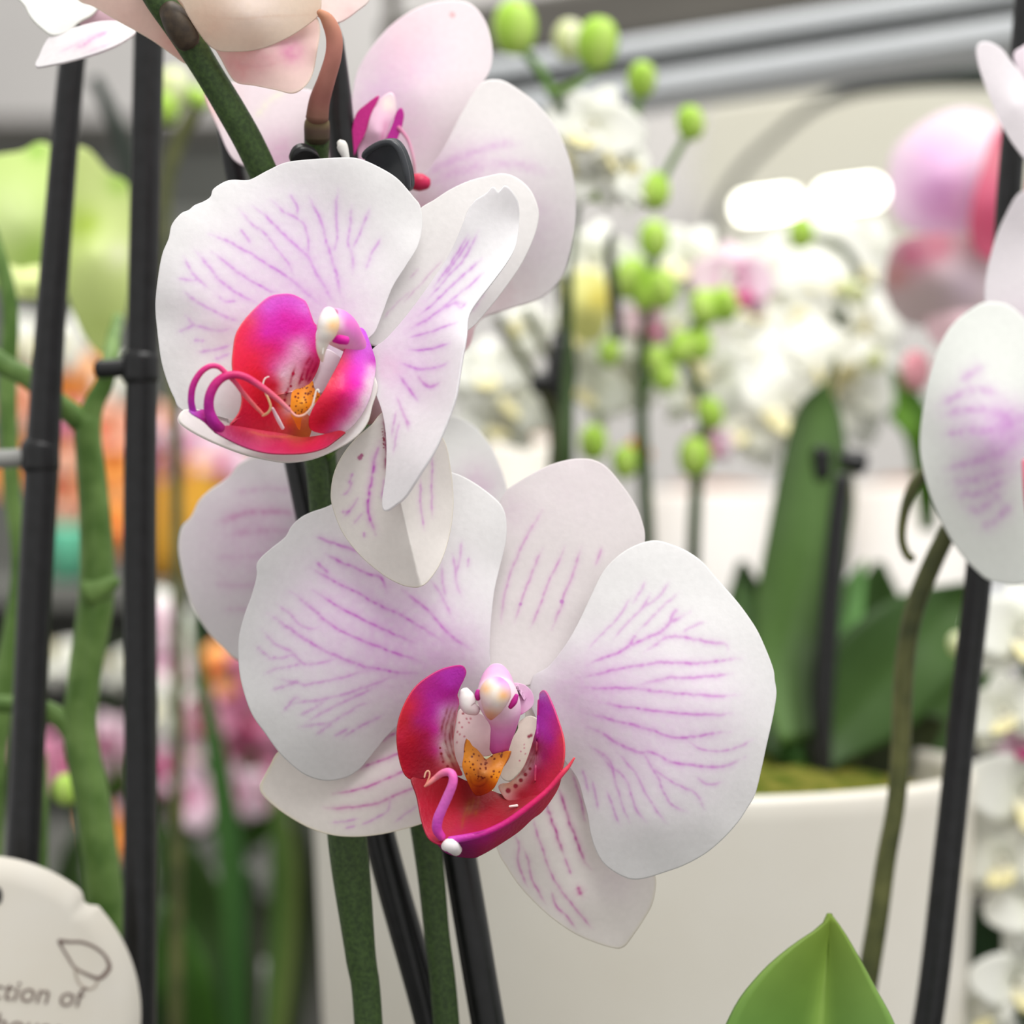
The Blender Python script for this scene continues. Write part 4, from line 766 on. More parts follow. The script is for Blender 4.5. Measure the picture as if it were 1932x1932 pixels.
# ---- flower at the top, seen from behind ------------------------------
ft = node('flower', P(560, 20, 0.452), plant, 'flower seen from behind at the top of the picture')
D = .452
CR = (240, 222, 205); PKB = (236, 200, 192)
sheet('petal', [(130, -30), (150, 2), (175, 12), (215, 36), (262, 62), (292, 80), (328, 106), (352, 121), (372, 112), (385, 80), (370, 30), (330, -30)], (270, 25), D + .003, [(150, 0, 4), (350, 118, 2), (260, 20, -1), (370, 30, -2)], ft, ns=130, nt=36, base=(238, 214, 204), edge=((244, 236, 216), .9, .8), blush=[(330, 85, 40, (236, 190, 180), .7), (240, 30, 40, (232, 200, 190), .5)])
sheet('petal', [(330, -20), (380, 60), (410, 100), (432, 140), (448, 157), (480, 162), (520, 170), (552, 176), (575, 164), (590, 140), (598, 100), (604, 55), (592, 25), (540, -20), (430, -40)], (490, 70), D, [(440, 150, 1), (560, 175, -1), (600, 60, 4), (350, -20, 2), (490, 80, -3)], ft, ns=200, nt=50, base=(239, 212, 206), edge=((244, 232, 212), .93, .6),
      blush=[(548, 98, 26, (222, 150, 182), .85), (500, 115, 30, (236, 180, 190), .6), (450, 125, 40, (236, 176, 176), .7), (520, 150, 30, (240, 214, 206), .5)], veins=[([(440, 120), (500, 125), (560, 105)], 3, (226, 176, 180), .5)])
sheet('petal', [(330, -40), (345, 10), (372, 58), (402, 92), (440, 98), (490, 93), (540, 73), (580, 48), (602, 27), (606, -5), (590, -50)], (470, 20), D - .004, [(400, 92, 1), (600, 28, 5), (470, 30, -3), (480, -40, -2)], ft, ns=180, nt=40, base=(240, 224, 206), edge=((242, 226, 214), .93, .5), blush=[(400, 40, 50, (238, 210, 190), .7), (480, 80, 30, (226, 196, 176), .4), (480, 5, 60, (242, 228, 222), .6)],
      veins=[([(350, 22), (430, 35), (520, 30), (600, 28)], 2.2, (226, 196, 176), .4)])
sheet('petal', [(560, 22), (600, 30), (622, 38), (640, 42), (672, 22), (700, -6), (690, -50), (600, -50), (560, -10)], (625, -5), D + .004, [(600, 30, 0), (700, -6, 3), (620, -40, 2)], ft, ns=110, nt=24, base=(240, 226, 222), blush=[(565, 18, 14, (226, 140, 196), .8), (660, 25, 20, (236, 196, 196), .5)])
tube('pedicel', [(602, 22, D - .002, 6), (618, 38, D - .001, 13), (630, 68, D, 16), (629, 105, D + .001, 16), (616, 150, D + .003, 17), (603, 190, D + .005, 20), (598, 224, D + .006, 22)], 'tissue_solid', ft, n=44, tints=[(196, 140, 110), (190, 130, 112), (186, 124, 112), (176, 118, 106), (150, 96, 88), (120, 84, 70)])
# ---- flower at the top left --------------------------------------------
f2 = node('flower', P(160, 10, 0.470), plant, 'white flower cut by the top edge')
D = .470
sheet('petal', [(30, -30), (48, 12), (60, 34), (80, 54), (100, 66), (125, 60), (150, 40), (180, 20), (200, -30)], (110, 10), D, [(60, 34, -1.5), (100, 66, -2), (150, 40, -1), (110, -10, 2)], f2, ns=110, nt=30, base=(240, 240, 236))
sheet('lateral_sepal', [(67, 125), (74, 104), (84, 82), (98, 66), (140, 52), (190, 40), (235, 42), (256, 58), (228, 80), (190, 97), (140, 112), (100, 121)], (150, 80), D - .003, [(67, 125, -1), (140, 112, -2.5), (228, 80, -2.5), (98, 66, 1.5), (190, 40, 1.5), (250, 56, 0)], f2, ns=130, nt=36, base=(240, 236, 238), veins=[([(140, 92), (170, 76), (210, 55)], 4, (222, 160, 206), .8), ([(110, 100), (150, 80), (180, 62)], 3, (232, 206, 226), .6), ([(160, 100), (200, 85), (235, 64)], 3, (230, 196, 222), .6)])
sheet('petal', [(112, -20), (118, 12), (135, 36), (165, 52), (210, 55), (250, 52), (240, 20), (200, -20)], (170, 20), D + .002, [(118, 12, 0), (240, 30, 1), (180, 20, -1), (180, 55, .5), (180, -20, .5)], f2, ns=100, nt=24, base=(236, 206, 218), edge=((240, 226, 224), .9, .6))

# ---- flower spikes -------------------------------------------------------
tube('flower_spike', [(720, 2500, .470, 28), (695, 1932, .468, 27), (680, 1800, .467, 29), (657, 1600, .466, 37), (635, 1400, .468, 30), (618, 1200, .470, 26), (604, 950, .472, 21), (580, 750, .470, 22), (545, 520, .466, 24), (508, 360, .460, 27), (478, 285, .458, 28), (440, 215, .456, 28), (395, 140, .454, 27), (345, 60, .452, 29), (300, 0, .450, 27), (270, -50, .450, 26)], 'spike_green', plant, sides=20, n=140)
tube('spike_node', [(356, 80, .4485, 24), (343, 58, .4478, 27), (330, 35, .4478, 26), (318, 18, .449, 20)], 'spike_brown', plant, sides=18, n=20)
tube('flower_spike', [(880, 2500, .475, 26), (842, 1932, .474, 25), (824, 1760, .474, 24), (806, 1600, .474, 26), (760, 1350, .475, 24), (700, 1150, .476, 22), (640, 980, .476, 19), (618, 880, .475, 18), (605, 600, .472, 20), (598, 400, .466, 22), (597, 300, .462, 23), (598, 262, .4605, 24), (598, 238, .4595, 23)], 'spike_green', plant, sides=20, n=140)
tube('spike_joint', [(598, 262, .4597, 24), (598, 240, .4592, 24.5), (598, 228, .459, 23)], 'tissue_solid', plant, sides=20, n=16, tints=[(70, 60, 44), (84, 66, 56), (120, 104, 70)])
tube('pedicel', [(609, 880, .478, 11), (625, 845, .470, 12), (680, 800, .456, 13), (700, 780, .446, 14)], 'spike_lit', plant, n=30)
tube('pedicel', [(700, 1160, .476, 13), (800, 1290, .474, 12), (880, 1340, .468, 12), (950, 1370, .459, 16), (975, 1385, .457, 18)], 'spike_green', plant, n=40)

# ================================================================= stakes, clip, wire
def stake(pts, label, group=None, name='plant_stake', material='black_plastic', cat='stake'):
    b = P(*pts[0][:3]); b.z = BENCH
    o = tube(name, pts, material, None, sides=18, n=max(60, 10 * len(pts)))
    return tag(o, label, cat, group)
stake([(1185, 3430, .484, 33), (1020, 2480, .481, 32), (921, 1932, .479, 32), (873, 1650, .478, 32), (760, 1000, .478, 30), (651, 300, .474, 28), (640, 180, .473, 23), (632, 60, .472, 14), (629, 40, .472, 8)], 'black plant stake under the magenta lip, its pointed top rising beside the brown flower stalk')
stake([(1200, 3430, .486, 31), (955, 2480, .486, 31), (814, 1932, .485, 31), (722, 1600, .484, 30), (640, 1250, .484, 25), (562, 900, .484, 20), (500, 600, .484, 20), (445, 335, .484, 20), (428, 240, .484, 19), (424, 215, .484, 12)], 'thin black plant stake between the two green flower spikes of the orchid in focus')
clip = thing('butterfly_clip', 'black plastic butterfly clip above the upper flower holding spike to stake', 'clip', P(650, 320, .455))
CZ = (540, 180, .1656)
sheet('clip_wing', Z(*CZ, [(890, 690), (905, 660), (960, 610), (1050, 560), (1150, 530), (1230, 550), (1300, 640), (1350, 780), (1378, 900), (1388, 1050), (1330, 1120), (1200, 1100), (1050, 1000), (930, 850)]), (540 + 1150 * .1656, 180 + 820 * .1656), .4535, Z(*CZ, [(890, 690, -1), (1380, 950, -4), (1150, 530, -4), (1100, 1000, 1), (1150, 800, -1)]), clip, 'clip_plastic', base=(46, 49, 54), thick=1.6, ns=100, nt=24)
wr = Z(*CZ, [(895, 700), (905, 665), (960, 615), (1050, 562), (1150, 535), (1228, 555), (1298, 645), (1345, 780), (1372, 900), (1384, 1050)])
dz = tps(Z(*CZ, [(890, 690, -1), (1380, 950, -4), (1150, 530, -4), (1100, 1000, 1), (1150, 800, -1)]))
tube('wing_rim', [(x, y, .4535 + float(dz(np.array([[x, y]]))[0]) / 1000 - .0008, 6.5) for x, y in wr], 'clip_plastic', clip, n=60)
sheet('clip_wing', Z(*CZ, [(70, 800), (90, 720), (130, 665), (190, 632), (260, 636), (330, 670), (385, 715), (400, 800), (250, 850), (120, 850)]), (540 + 240 * .1656, 180 + 740 * .1656), .456, Z(*CZ, [(70, 760, -2), (390, 720, 0), (200, 640, -3)]), clip, 'black_plastic', thick=2.0, ns=80, nt=18)
tube('clip_hinge', [(596, 312, .456, 10), (650, 318, .455, 11), (700, 318, .455, 10)], 'black_plastic', clip, n=20)
tie = tube('wire_tie', [(*Z(*CZ, [p])[0], .4555, r) for p, r in zip([(605, 530), (630, 560), (650, 620), (680, 700), (700, 800)], (6, 10, 10, 7, 6))], 'tissue_solid', None, n=30, tints=[(226, 222, 216), (232, 230, 226), (210, 208, 204)])
tag(tie, 'small white wire tie on the black stake above the upper flower', 'tie')
# ================================================================= plant label, lower left
tg = thing('plant_label', 'round cream cardboard plant label with grey print, in the lower left corner', 'label', P(-35, 1915, .515))
TD = .515
arc = [(-35 + 302 * math.cos(a), 1915 - 302 * math.sin(a)) for a in np.linspace(-2.2, math.pi * 1.0 - 0.0, 40)]
arc = [(-35 + 300 * math.cos(a), 1915 + 300 * math.sin(a)) for a in np.linspace(0, 2 * math.pi, 64, endpoint=False)]
cut = []
for x, y in arc:
    cut.append((x, y))
arc2 = []
for a in np.linspace(0, 2 * math.pi, 150, endpoint=False):
    r = 300.0
    x, y = -35 + r * math.cos(a), 1915 + r * math.sin(a)
    dn = math.hypot(x - 166, y - 1696)
    if dn < 16: r -= 13 * (1 - (dn / 16) ** 2) ** .5 if dn < 16 else 0
    arc2.append((-35 + r * math.cos(a), 1915 + r * math.sin(a)))
sheet('card', arc2, (-35, 1915), TD, [(-35, 1915, 0), (265, 1915, 0), (-35, 1615, 0), (-335, 1915, 0)], tg, material='card', thick=.8, ns=260, nt=6)
tube('string_hole', [(-6, 1690, TD - .0002, 18), (-5, 1690, TD - .0002, 18)], 'black_plastic', tg, n=6, flat=.1)
tube('label_stick', [(-36, 2190, TD + .0015, 16), (-36, 3400, TD + .0015, 14)], 'card', tg, n=12, flat=.25)
def lettering(body, x, y, size_px, rot, align='RIGHT'):
    c = bpy.data.curves.new('lettering', 'FONT'); c.body = body; c.size = size_px / F * TD; c.align_x = align
    c.extrude = .00004; c.shear = 0.18
    c.materials.append(MATS['print_ink'])
    tmp = bpy.data.objects.new('lettering_curve', c); COL.objects.link(tmp)
    bpy.context.view_layer.update()
    me = bpy.data.meshes.new_from_object(tmp.evaluated_get(bpy.context.evaluated_depsgraph_get()))
    bpy.data.objects.remove(tmp); bpy.data.curves.remove(c)
    o = bpy.data.objects.new('lettering', me); link(o, tg)
    if not me.materials: me.materials.append(MATS['print_ink'])
    o.location = P(x, y, TD - .0002) - worldof(tg); o.rotation_euler = (math.pi / 2, math.radians(rot), 0)
lettering('collection of', 152, 1901, 56, 6)
lettering('our house', 118, 1962, 56, 6)
oz = (0, 1600, .1718)
tube('leaf_drawing', [(*Z(*oz, [p])[0], TD - .0001, r) for p, r in zip([(650, 1020), (760, 1030), (900, 1035), (1040, 1090), (1150, 1180), (1200, 1290), (1180, 1350), (1090, 1430), (960, 1390), (820, 1310), (740, 1190), (680, 1090), (650, 1020)], (4, 3, 3, 3, 3, 4, 4.5, 4, 3, 2.5, 2.5, 2.5, 4))], 'print_ink', tg, n=90, flat=.15)
tube('leaf_drawing', [(*Z(*oz, [p])[0], TD - .0001, 2.5) for p in [(820, 1310), (850, 1450), (920, 1530), (1020, 1540), (1090, 1430)]], 'print_pale', tg, n=40, flat=.15)

# ================================================================= left-hand plant with pale green blooms
lp = thing('green_orchid', 'pale green orchid with forked green stem, left of the flowers in focus', 'orchid', P(200, 2900, .545) * 1.0)
lp.location.z = BENCH
D = .545
tube('stem', [(240, 2900, D, 42), (222, 2100, D, 40), (212, 1900, D, 38), (200, 1720, D, 36), (176, 1520, D, 34), (152, 1390, D, 33), (160, 1270, D, 32), (182, 1120, D, 34), (178, 960, D, 30), (166, 830, D, 26), (166, 790, D, 26)], 'branch_green', lp, n=110)
tube('branch', [(165, 800, D, 24), (178, 760, D, 20), (196, 725, D, 18), (206, 690, D, 17), (214, 640, D + .01, 14), (222, 600, D + .03, 10)], 'branch_green', lp, n=40)
tube('branch', [(160, 800, D, 24), (110, 760, D - .002, 20), (50, 712, D - .004, 19), (10, 690, D - .004, 20), (-60, 640, D - .004, 18)], 'branch_green', lp, n=40)
tube('branch', [(150, 1390, D, 28), (110, 1352, D, 20), (60, 1332, D, 17), (-60, 1326, D, 16)], 'branch_green', lp, n=30)
tube('stem_node', [(170, 1120, D - .002, 30), (198, 1106, D - .002, 22), (220, 1096, D - .002, 10)], 'branch_green', lp, n=14)
tube('stem', [(-20, 2900, D + .02, 34), (-30, 1900, D + .02, 30), (-20, 1500, D + .02, 30), (0, 1330, D + .02, 24), (25, 1180, D + .02, 18), (38, 1060, D + .02, 17), (22, 920, D + .02, 16), (14, 740, D + .02, 18), (20, 600, D + .02, 16), (8, 520, D + .02, 15), (-30, 400, D + .02, 14)], 'branch_green', lp, n=80)
tube('stem', [(60, 2900, D + .03, 14), (72, 1900, D + .03, 14), (80, 1500, D + .03, 12), (78, 1420, D + .03, 10)], 'branch_green', lp, n=30)
bud(lp, 124, 1490, D + .06, 24, 20)
lf = node('flower', P(100, 470, .60), lp)
sheet('petal', [(-60, 310), (0, 292), (40, 285), (80, 268), (112, 300), (122, 400), (112, 500), (75, 560), (20, 550), (-60, 500)], (40, 420), .605, [(100, 540, 0), (-60, 320, 6), (60, 280, 5), (40, 420, -4)], lf, ns=120, nt=30, base=(203, 224, 138), blush=[(70, 285, 20, (160, 205, 80), .8), (20, 400, 60, (218, 232, 170), .7), (70, 480, 40, (180, 212, 100), .7)])
sheet('petal', [(122, 300), (145, 278), (170, 285), (205, 325), (243, 352), (248, 450), (244, 560), (222, 640), (198, 672), (165, 645), (135, 580), (112, 480)], (180, 470), .61, [(150, 300, 3), (245, 450, 5), (195, 670, 4), (125, 450, 0), (180, 480, -3)], lf, ns=130, nt=34, base=(208, 222, 146), blush=[(160, 420, 34, (176, 200, 70), .95), (225, 480, 30, (222, 226, 186), .8), (225, 345, 26, (170, 205, 90), .8), (190, 620, 40, (190, 208, 120), .5)])
sheet('petal', [(10, 500), (40, 505), (75, 500), (110, 525), (106, 555), (60, 566), (15, 552)], (60, 535), .595, [(60, 505, 2), (60, 565, 0), (60, 535, -2)], lf, ns=70, nt=16, base=(222, 232, 160))
stake([(250, 3150, .53, 33), (262, 1932, .53, 33), (266, 1500, .53, 32), (264, 1000, .53, 32), (270, 600, .53, 30), (281, 60, .53, 29), (284, -80, .53, 29)], 'upright black plant stake beside the green stem, standing nearest to the upper flower')
stake([(-40, 3150, .532, 36), (20, 1932, .532, 35), (44, 1600, .532, 33), (62, 1200, .532, 33), (78, 900, .532, 33), (96, 600, .532, 29), (128, 200, .532, 26), (142, 60, .532, 25), (152, -80, .532, 25)], 'leaning black plant stake at the far left, in front of the pale green bloom')
def ring_clip(pts_arm, cx, cy, d, r, label, armr, mat_='black_plastic', flat=1.0):
    t = thing('stake_clip', label, 'clip', P(cx, cy, d))
    tube('ring', [(cx, cy - 22, d, r), (cx, cy + 22, d, r)], 'black_plastic', t, n=8, sides=24)
    tube('arm', [(x, y, d, armr) for x, y in pts_arm], mat_, t, n=14, flat=flat)
    return t
ring_clip([(186, 697), (225, 694), (262, 690)], 266, 694, .53, 36, 'black ring clip holding the green fork to the upright stake', 18)
ring_clip([(-60, 866), (0, 866), (60, 862)], 76, 862, .532, 37, 'grey ring clip on the leaning stake at the left edge', 18, 'grey_pot')

# ================================================================= white pot with its orchid, right
PC = P(1212, 966, .665); RIM = -.0655
pot = thing('plant_pot', 'large white ceramic pot filled with moss, behind the lower flower', 'pot', (PC.x, PC.y, BENCH))
H = CAMZ + RIM - BENCH
lathe('pot_body', [(.0, .0), (.078, .0), (.081, .004), (.0835, H * .5), (.0865, H - .006), (.0868, H - .002), (.0858, H), (.0838, H), (.0828, H - .003), (.082, H - .02), (.079, H - .03)], (PC.x, PC.y, BENCH), 'white_ceramic', pot, sides=96)
V = []; f = []
for i in range(15):
    for k in range(64):
        r = .0822 * (i + .02) / 14; a = 2 * math.pi * k / 64
        xx, yy = r * math.cos(a), r * math.sin(a)
        h = -.010 + .010 * (1 - (i / 14) ** 2) + .004 * float(noise2(np.array([[xx * 1000 + 300, yy * 1000 + 300]]), 9, 4)[0])
        V.append((PC.x + xx, PC.y + yy, CAMZ + RIM + h))
for i in range(14):
    for k in range(64):
        k2 = (k + 1) % 64; f.append((i * 64 + k, (i + 1) * 64 + k, (i + 1) * 64 + k2, i * 64 + k2))
ms = mesh_object('moss', V, f, 'moss', None); tag(ms, 'green and brown moss covering the soil of the white pot', 'moss'); ms['kind'] = 'stuff'
po = thing('potted_orchid', 'orchid in the white pot with long dark green leaves', 'orchid', (PC.x + .03, PC.y, CAMZ + RIM))
G1 = (40, 58, 24); G2 = (78, 108, 52); GD = (30, 48, 14)
leaf('leaf', [(1560, 720, .70, 2, 2), (1548, 780, .70, 46, 40), (1540, 900, .695, 70, 62), (1530, 1020, .69, 82, 74), (1500, 1150, .685, 74, 78), (1480, 1250, .68, 52, 60), (1500, 1400, .67, 30, 34)], 'leafy', po, G1, G2, fold=.3, thick=1.6, seed=1)
leaf('leaf', [(1630, 1060, .72, 4, 4), (1600, 1140, .71, 30, 30), (1570, 1250, .70, 52, 50), (1530, 1350, .69, 48, 46), (1490, 1440, .68, 30, 30)], 'leafy', po, (84, 132, 62), (60, 96, 40), fold=.5, thick=1.6, seed=2)
leaf('leaf', [(1830, 1100, .70, 4, 4), (1790, 1150, .70, 60, 60), (1720, 1220, .69, 100, 100), (1640, 1310, .685, 110, 100), (1570, 1390, .68, 60, 60), (1540, 1440, .675, 30, 30)], 'leafy', po, (60, 88, 38), (44, 70, 26), fold=.2, thick=1.8, seed=3)
leaf('leaf', [(1395, 1100, .74, 4, 4), (1420, 1180, .73, 40, 40), (1450, 1280, .72, 60, 56), (1480, 1380, .70, 50, 50), (1510, 1440, .69, 30, 30)], 'leafy', po, (44, 74, 20), (58, 92, 30), fold=.3, thick=1.6, seed=4)
leaf('leaf', [(1720, 1290, .735, 6, 6), (1690, 1350, .73, 60, 60), (1620, 1400, .72, 70, 70), (1560, 1450, .70, 50, 40)], 'leafy', po, GD, (60, 80, 34), fold=.2, thick=1.6, seed=5)
leaf('leaf', [(1330, 1180, .74, 6, 6), (1370, 1260, .735, 50, 50), (1430, 1350, .72, 60, 60), (1500, 1450, .69, 40, 40)], 'leafy', po, (60, 84, 34), GD, fold=.2, thick=1.6, seed=6)
for k, pts in enumerate([[(1400, 1060, .75, 6, 6), (1420, 1200, .745, 44, 44), (1450, 1330, .74, 50, 50), (1490, 1450, .72, 36, 36)], [(1660, 1060, .745, 6, 6), (1650, 1160, .745, 40, 40), (1620, 1280, .74, 52, 52), (1560, 1450, .71, 36, 36)],
        [(1900, 1250, .735, 6, 6), (1820, 1290, .735, 46, 46), (1720, 1360, .73, 60, 60), (1600, 1450, .71, 40, 40)], [(1560, 1080, .755, 6, 6), (1550, 1200, .755, 50, 50), (1545, 1330, .75, 56, 56), (1540, 1450, .73, 36, 36)], [(1780, 1360, .70, 6, 6), (1720, 1390, .70, 36, 36), (1640, 1420, .695, 44, 44), (1560, 1460, .69, 30, 30)]]):
    leaf('leaf', [(p[0], p[1], p[2], p[3] * 1.5, p[4] * 1.5) for p in pts], 'leafy', po, [(40, 64, 20), (56, 84, 36), (48, 76, 26), (30, 48, 16), (54, 62, 30)][k], [(30, 50, 14), (44, 68, 26), (62, 90, 36), (36, 56, 18), (40, 50, 24)][k], fold=.25, thick=1.6, seed=k)
tube('stem', [(1610, 1440, .68, 10), (1560, 1300, .70, 12), (1580, 1100, .71, 12), (1600, 950, .715, 13), (1590, 860, .72, 12), (1560, 760, .725, 10), (1575, 680, .73, 8)], 'olive', po, n=50)
st = stake([(1530, 2200, .672, 22), (1548, 1450, .672, 21), (1562, 1200, .672, 20), (1578, 1000, .672, 18), (1590, 900, .672, 16)], 'dark plant stake behind the tall leaf in the white pot')
st.location.z += 0
sc_ = thing('stake_clip', 'blurred dark clip beside the tall leaf of the potted orchid', 'clip', P(1600, 875, .70))
tube('arm', [(1590, 868, .695, 20), (1625, 874, .695, 24)], 'black_plastic', sc_, n=10)
tube('ring', [(1550, 850, .695, 18), (1552, 900, .695, 18)], 'black_plastic', sc_, n=10)

# ---- leaf that rises at the lower right ----------------------------------
fp = thing('young_orchid', 'plant showing one pointed fresh green leaf in front of the white pot', 'plant', (P(1550, 2300, .465).x, .465, BENCH))
leaf('leaf', [(1566, 1724, .466, 2, 1), (1564, 1748, .466, 14, 22), (1561, 1790, .466, 66, 52), (1556, 1850, .466, 122, 92), (1549, 1932, .466, 170, 142), (1540, 2060, .466, 200, 180), (1530, 2300, .466, 190, 180), (1520, 2700, .466, 120, 120), (1515, 3100, .466, 60, 60)],
     'leafy', fp, (112, 150, 74), (94, 132, 56), fold=.7, n=80, m=25, thick=1.6, rib=(150, 186, 90), tip=(110, 130, 40), seed=2)
# ---- bare olive spike and stake at the right -------------------------------
rp = thing('bare_orchid_spike', 'bare olive flower spike with a curled side shoot, left of the right-hand stake', 'plant', (P(1600, 2300, .535).x, .535, BENCH))
D = .535
tube('stem', [(1560, 3050, D, 24), (1600, 2100, D, 22), (1632, 1880, D, 21), (1655, 1740, D, 20), (1672, 1620, D, 19), (1690, 1520, D, 18), (1700, 1400, D, 19), (1706, 1260, D, 19), (1722, 1160, D, 19), (1752, 1080, D, 19), (1785, 1010, D, 18), (1830, 930, D, 15), (1880, 840, D + .01, 12)], 'olive', rp, n=100)
tube('side_shoot', [(1790, 880, D, 12), (1745, 892, D, 12), (1718, 930, D, 11), (1704, 980, D, 9), (1702, 1020, D, 8), (1712, 1048, D, 8), (1722, 1054, D, 8)], 'olive', rp, n=40)
stake([(1520, 3150, .53, 30), (1690, 2200, .53, 30), (1750, 1932, .53, 29), (1790, 1600, .53, 28), (1822, 1300, .53, 27), (1850, 1050, .53, 26), (1890, 600, .53, 25), (1905, 350, .53, 24), (1932, 60, .53, 23), (1940, -60, .53, 23)], 'black plant stake at the right, rising behind the white flower cut by the edge')
# ---- white orchid cut by the right edge ----------------------------------
ro = thing('moth_orchid', 'white and lilac moth orchid cut off by the right edge', 'orchid', (P(2000, 2300, .505).x, .505, BENCH))
D = .505
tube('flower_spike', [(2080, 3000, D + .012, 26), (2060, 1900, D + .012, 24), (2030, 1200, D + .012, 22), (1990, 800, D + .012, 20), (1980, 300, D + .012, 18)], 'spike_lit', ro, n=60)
rf = node('flower', P(1960, 780, D), ro, 'flower with lilac veins')
sheet('petal', [(1862, 570), (1828, 586), (1795, 615), (1770, 658), (1750, 720), (1740, 780), (1735, 840), (1742, 890), (1760, 950), (1785, 1002), (1810, 1042), (1842, 1077), (1872, 1097), (1932, 1102), (2000, 1060), (2020, 900), (2010, 760), (1960, 640), (1910, 580)], (1880, 830), D, [(1990, 840, 0), (1740, 830, 3), (1850, 580, 4), (1880, 1090, 4), (1870, 830, -5)], rf, ns=200, nt=60, base=(236, 238, 234),
      veins=[(q, 7, (206, 140, 210), .6) for q in ([(1770, 765), (1810, 745), (1850, 735), (1890, 745)], [(1775, 785), (1830, 772), (1880, 778), (1920, 800)], [(1780, 820), (1830, 812), (1890, 815)], [(1785, 885), (1840, 870), (1900, 850)], [(1790, 910), (1840, 905), (1900, 885)], [(1800, 935), (1850, 930), (1900, 905)], [(1820, 960), (1850, 960), (1890, 930)], [(1810, 720), (1840, 700), (1860, 690)], [(1850, 1000), (1880, 980), (1910, 950)])],
      blush=[(1880, 840, 60, (222, 180, 224), .65), (1905, 800, 40, (210, 150, 214), .7), (1820, 780, 40, (226, 206, 228), .4)])
sheet('dorsal_sepal', [(1862, 590), (1858, 540), (1872, 470), (1895, 410), (1930, 360), (2000, 360), (2060, 500), (2040, 680), (1980, 780), (1920, 720), (1885, 650)], (1960, 560), D + .003, [(1980, 760, 0), (1865, 560, 5), (1940, 360, 8), (1960, 560, 3)], rf, ns=140, nt=40, base=(236, 230, 234), blush=[(1920, 620, 50, (232, 216, 228), .6)])
rg = node('flower', P(1960, 180, D), ro, 'upper flower cut by the corner')
sheet('petal', [(1842, 92), (1850, 80), (1868, 80), (1890, 92), (1908, 115), (1935, 150), (1990, 230), (2000, 320), (1960, 330), (1932, 298), (1905, 262), (1880, 215), (1860, 165), (1846, 122)], (1915, 200), D, [(1842, 90, 2), (1990, 300, 0), (1920, 200, -2), (1870, 200, 0), (1960, 180, .5)], rg, ns=130, nt=34, base=(238, 232, 236))
sheet('petal', [(1912, 110), (1925, 90), (1960, 80), (2010, 120), (2020, 220), (1980, 240), (1940, 170)], (1970, 150), D + .004, [(1920, 100, 2), (2000, 220, 0), (1970, 150, -1), (1935, 170, .5), (2010, 120, 1)], rg, ns=80, nt=20, base=(238, 226, 234))
tube('lip', [(1935, 870, D - .012, 8), (1945, 940, D - .016, 14), (1950, 1010, D - .014, 10)], 'lip_tissue', rf, n=20, tints=[(214, 120, 140), (206, 110, 130), (226, 160, 170)])
# ---- pink flower behind it -------------------------------------------------
pk = thing('pink_orchid', 'blurred pink orchid behind the white flower at the right edge', 'orchid', (P(1960, 2000, .72).x, .72, BENCH))
D = .72
tube('flower_spike', [(1990, 2350, D + .02, 18), (1985, 1500, D + .02, 17), (1970, 800, D + .02, 15), (1900, 500, D + .015, 13), (1870, 440, D + .01, 12)], 'spike_green', pk, n=50)
pf = node('flower', P(1820, 430, D), pk)
sheet('petal', [(1688, 280), (1735, 236), (1800, 205), (1860, 212), (1888, 245), (1880, 340), (1850, 425), (1790, 445), (1715, 432), (1682, 400), (1676, 330)], (1780, 330), D, [(1860, 430, 0), (1680, 330, 8), (1830, 210, 8), (1780, 330, -2)], pf, ns=120, nt=30, base=(236, 222, 230), blush=[(1775, 370, 80, (222, 160, 212), .95), (1770, 290, 60, (224, 180, 218), .75)])
sheet('petal', [(1878, 250), (1900, 240), (1925, 280), (1930, 400), (1905, 480), (1860, 490), (1832, 450), (1836, 380), (1856, 310)], (1880, 380), D - .012, [(1890, 250, 4), (1850, 470, 0), (1925, 380, 2), (1870, 380, -3)], pf, ns=100, nt=26, base=(222, 110, 140), blush=[(1890, 300, 40, (228, 150, 160), .7), (1868, 420, 40, (212, 80, 120), .6)])
sheet('petal', [(1682, 470), (1715, 446), (1780, 440), (1835, 448), (1862, 480), (1875, 530), (1862, 575), (1800, 605), (1725, 615), (1682, 585), (1668, 530)], (1775, 525), D - .006, [(1850, 460, 0), (1670, 540, 6), (1740, 612, 7), (1775, 525, -4)], pf, ns=120, nt=30, base=(224, 206, 210), blush=[(1720, 480, 40, (206, 100, 140), .85), (1770, 462, 36, (206, 100, 130), .8), (1690, 520, 26, (222, 150, 150), .7), (1820, 540, 40, (206, 186, 202), .6)])
bud(pk, 1727, 700, D + .01, 30, 0, 'pink', 1.3)
sheet('petal', [(1745, 610), (1800, 570), (1850, 560), (1880, 600), (1850, 660), (1780, 660)], (1810, 610), D - .004, [(1760, 620, 2), (1870, 600, 0), (1810, 610, -2), (1810, 570, 0), (1810, 660, .5)], pf, ns=70, nt=18, base=(240, 208, 216))
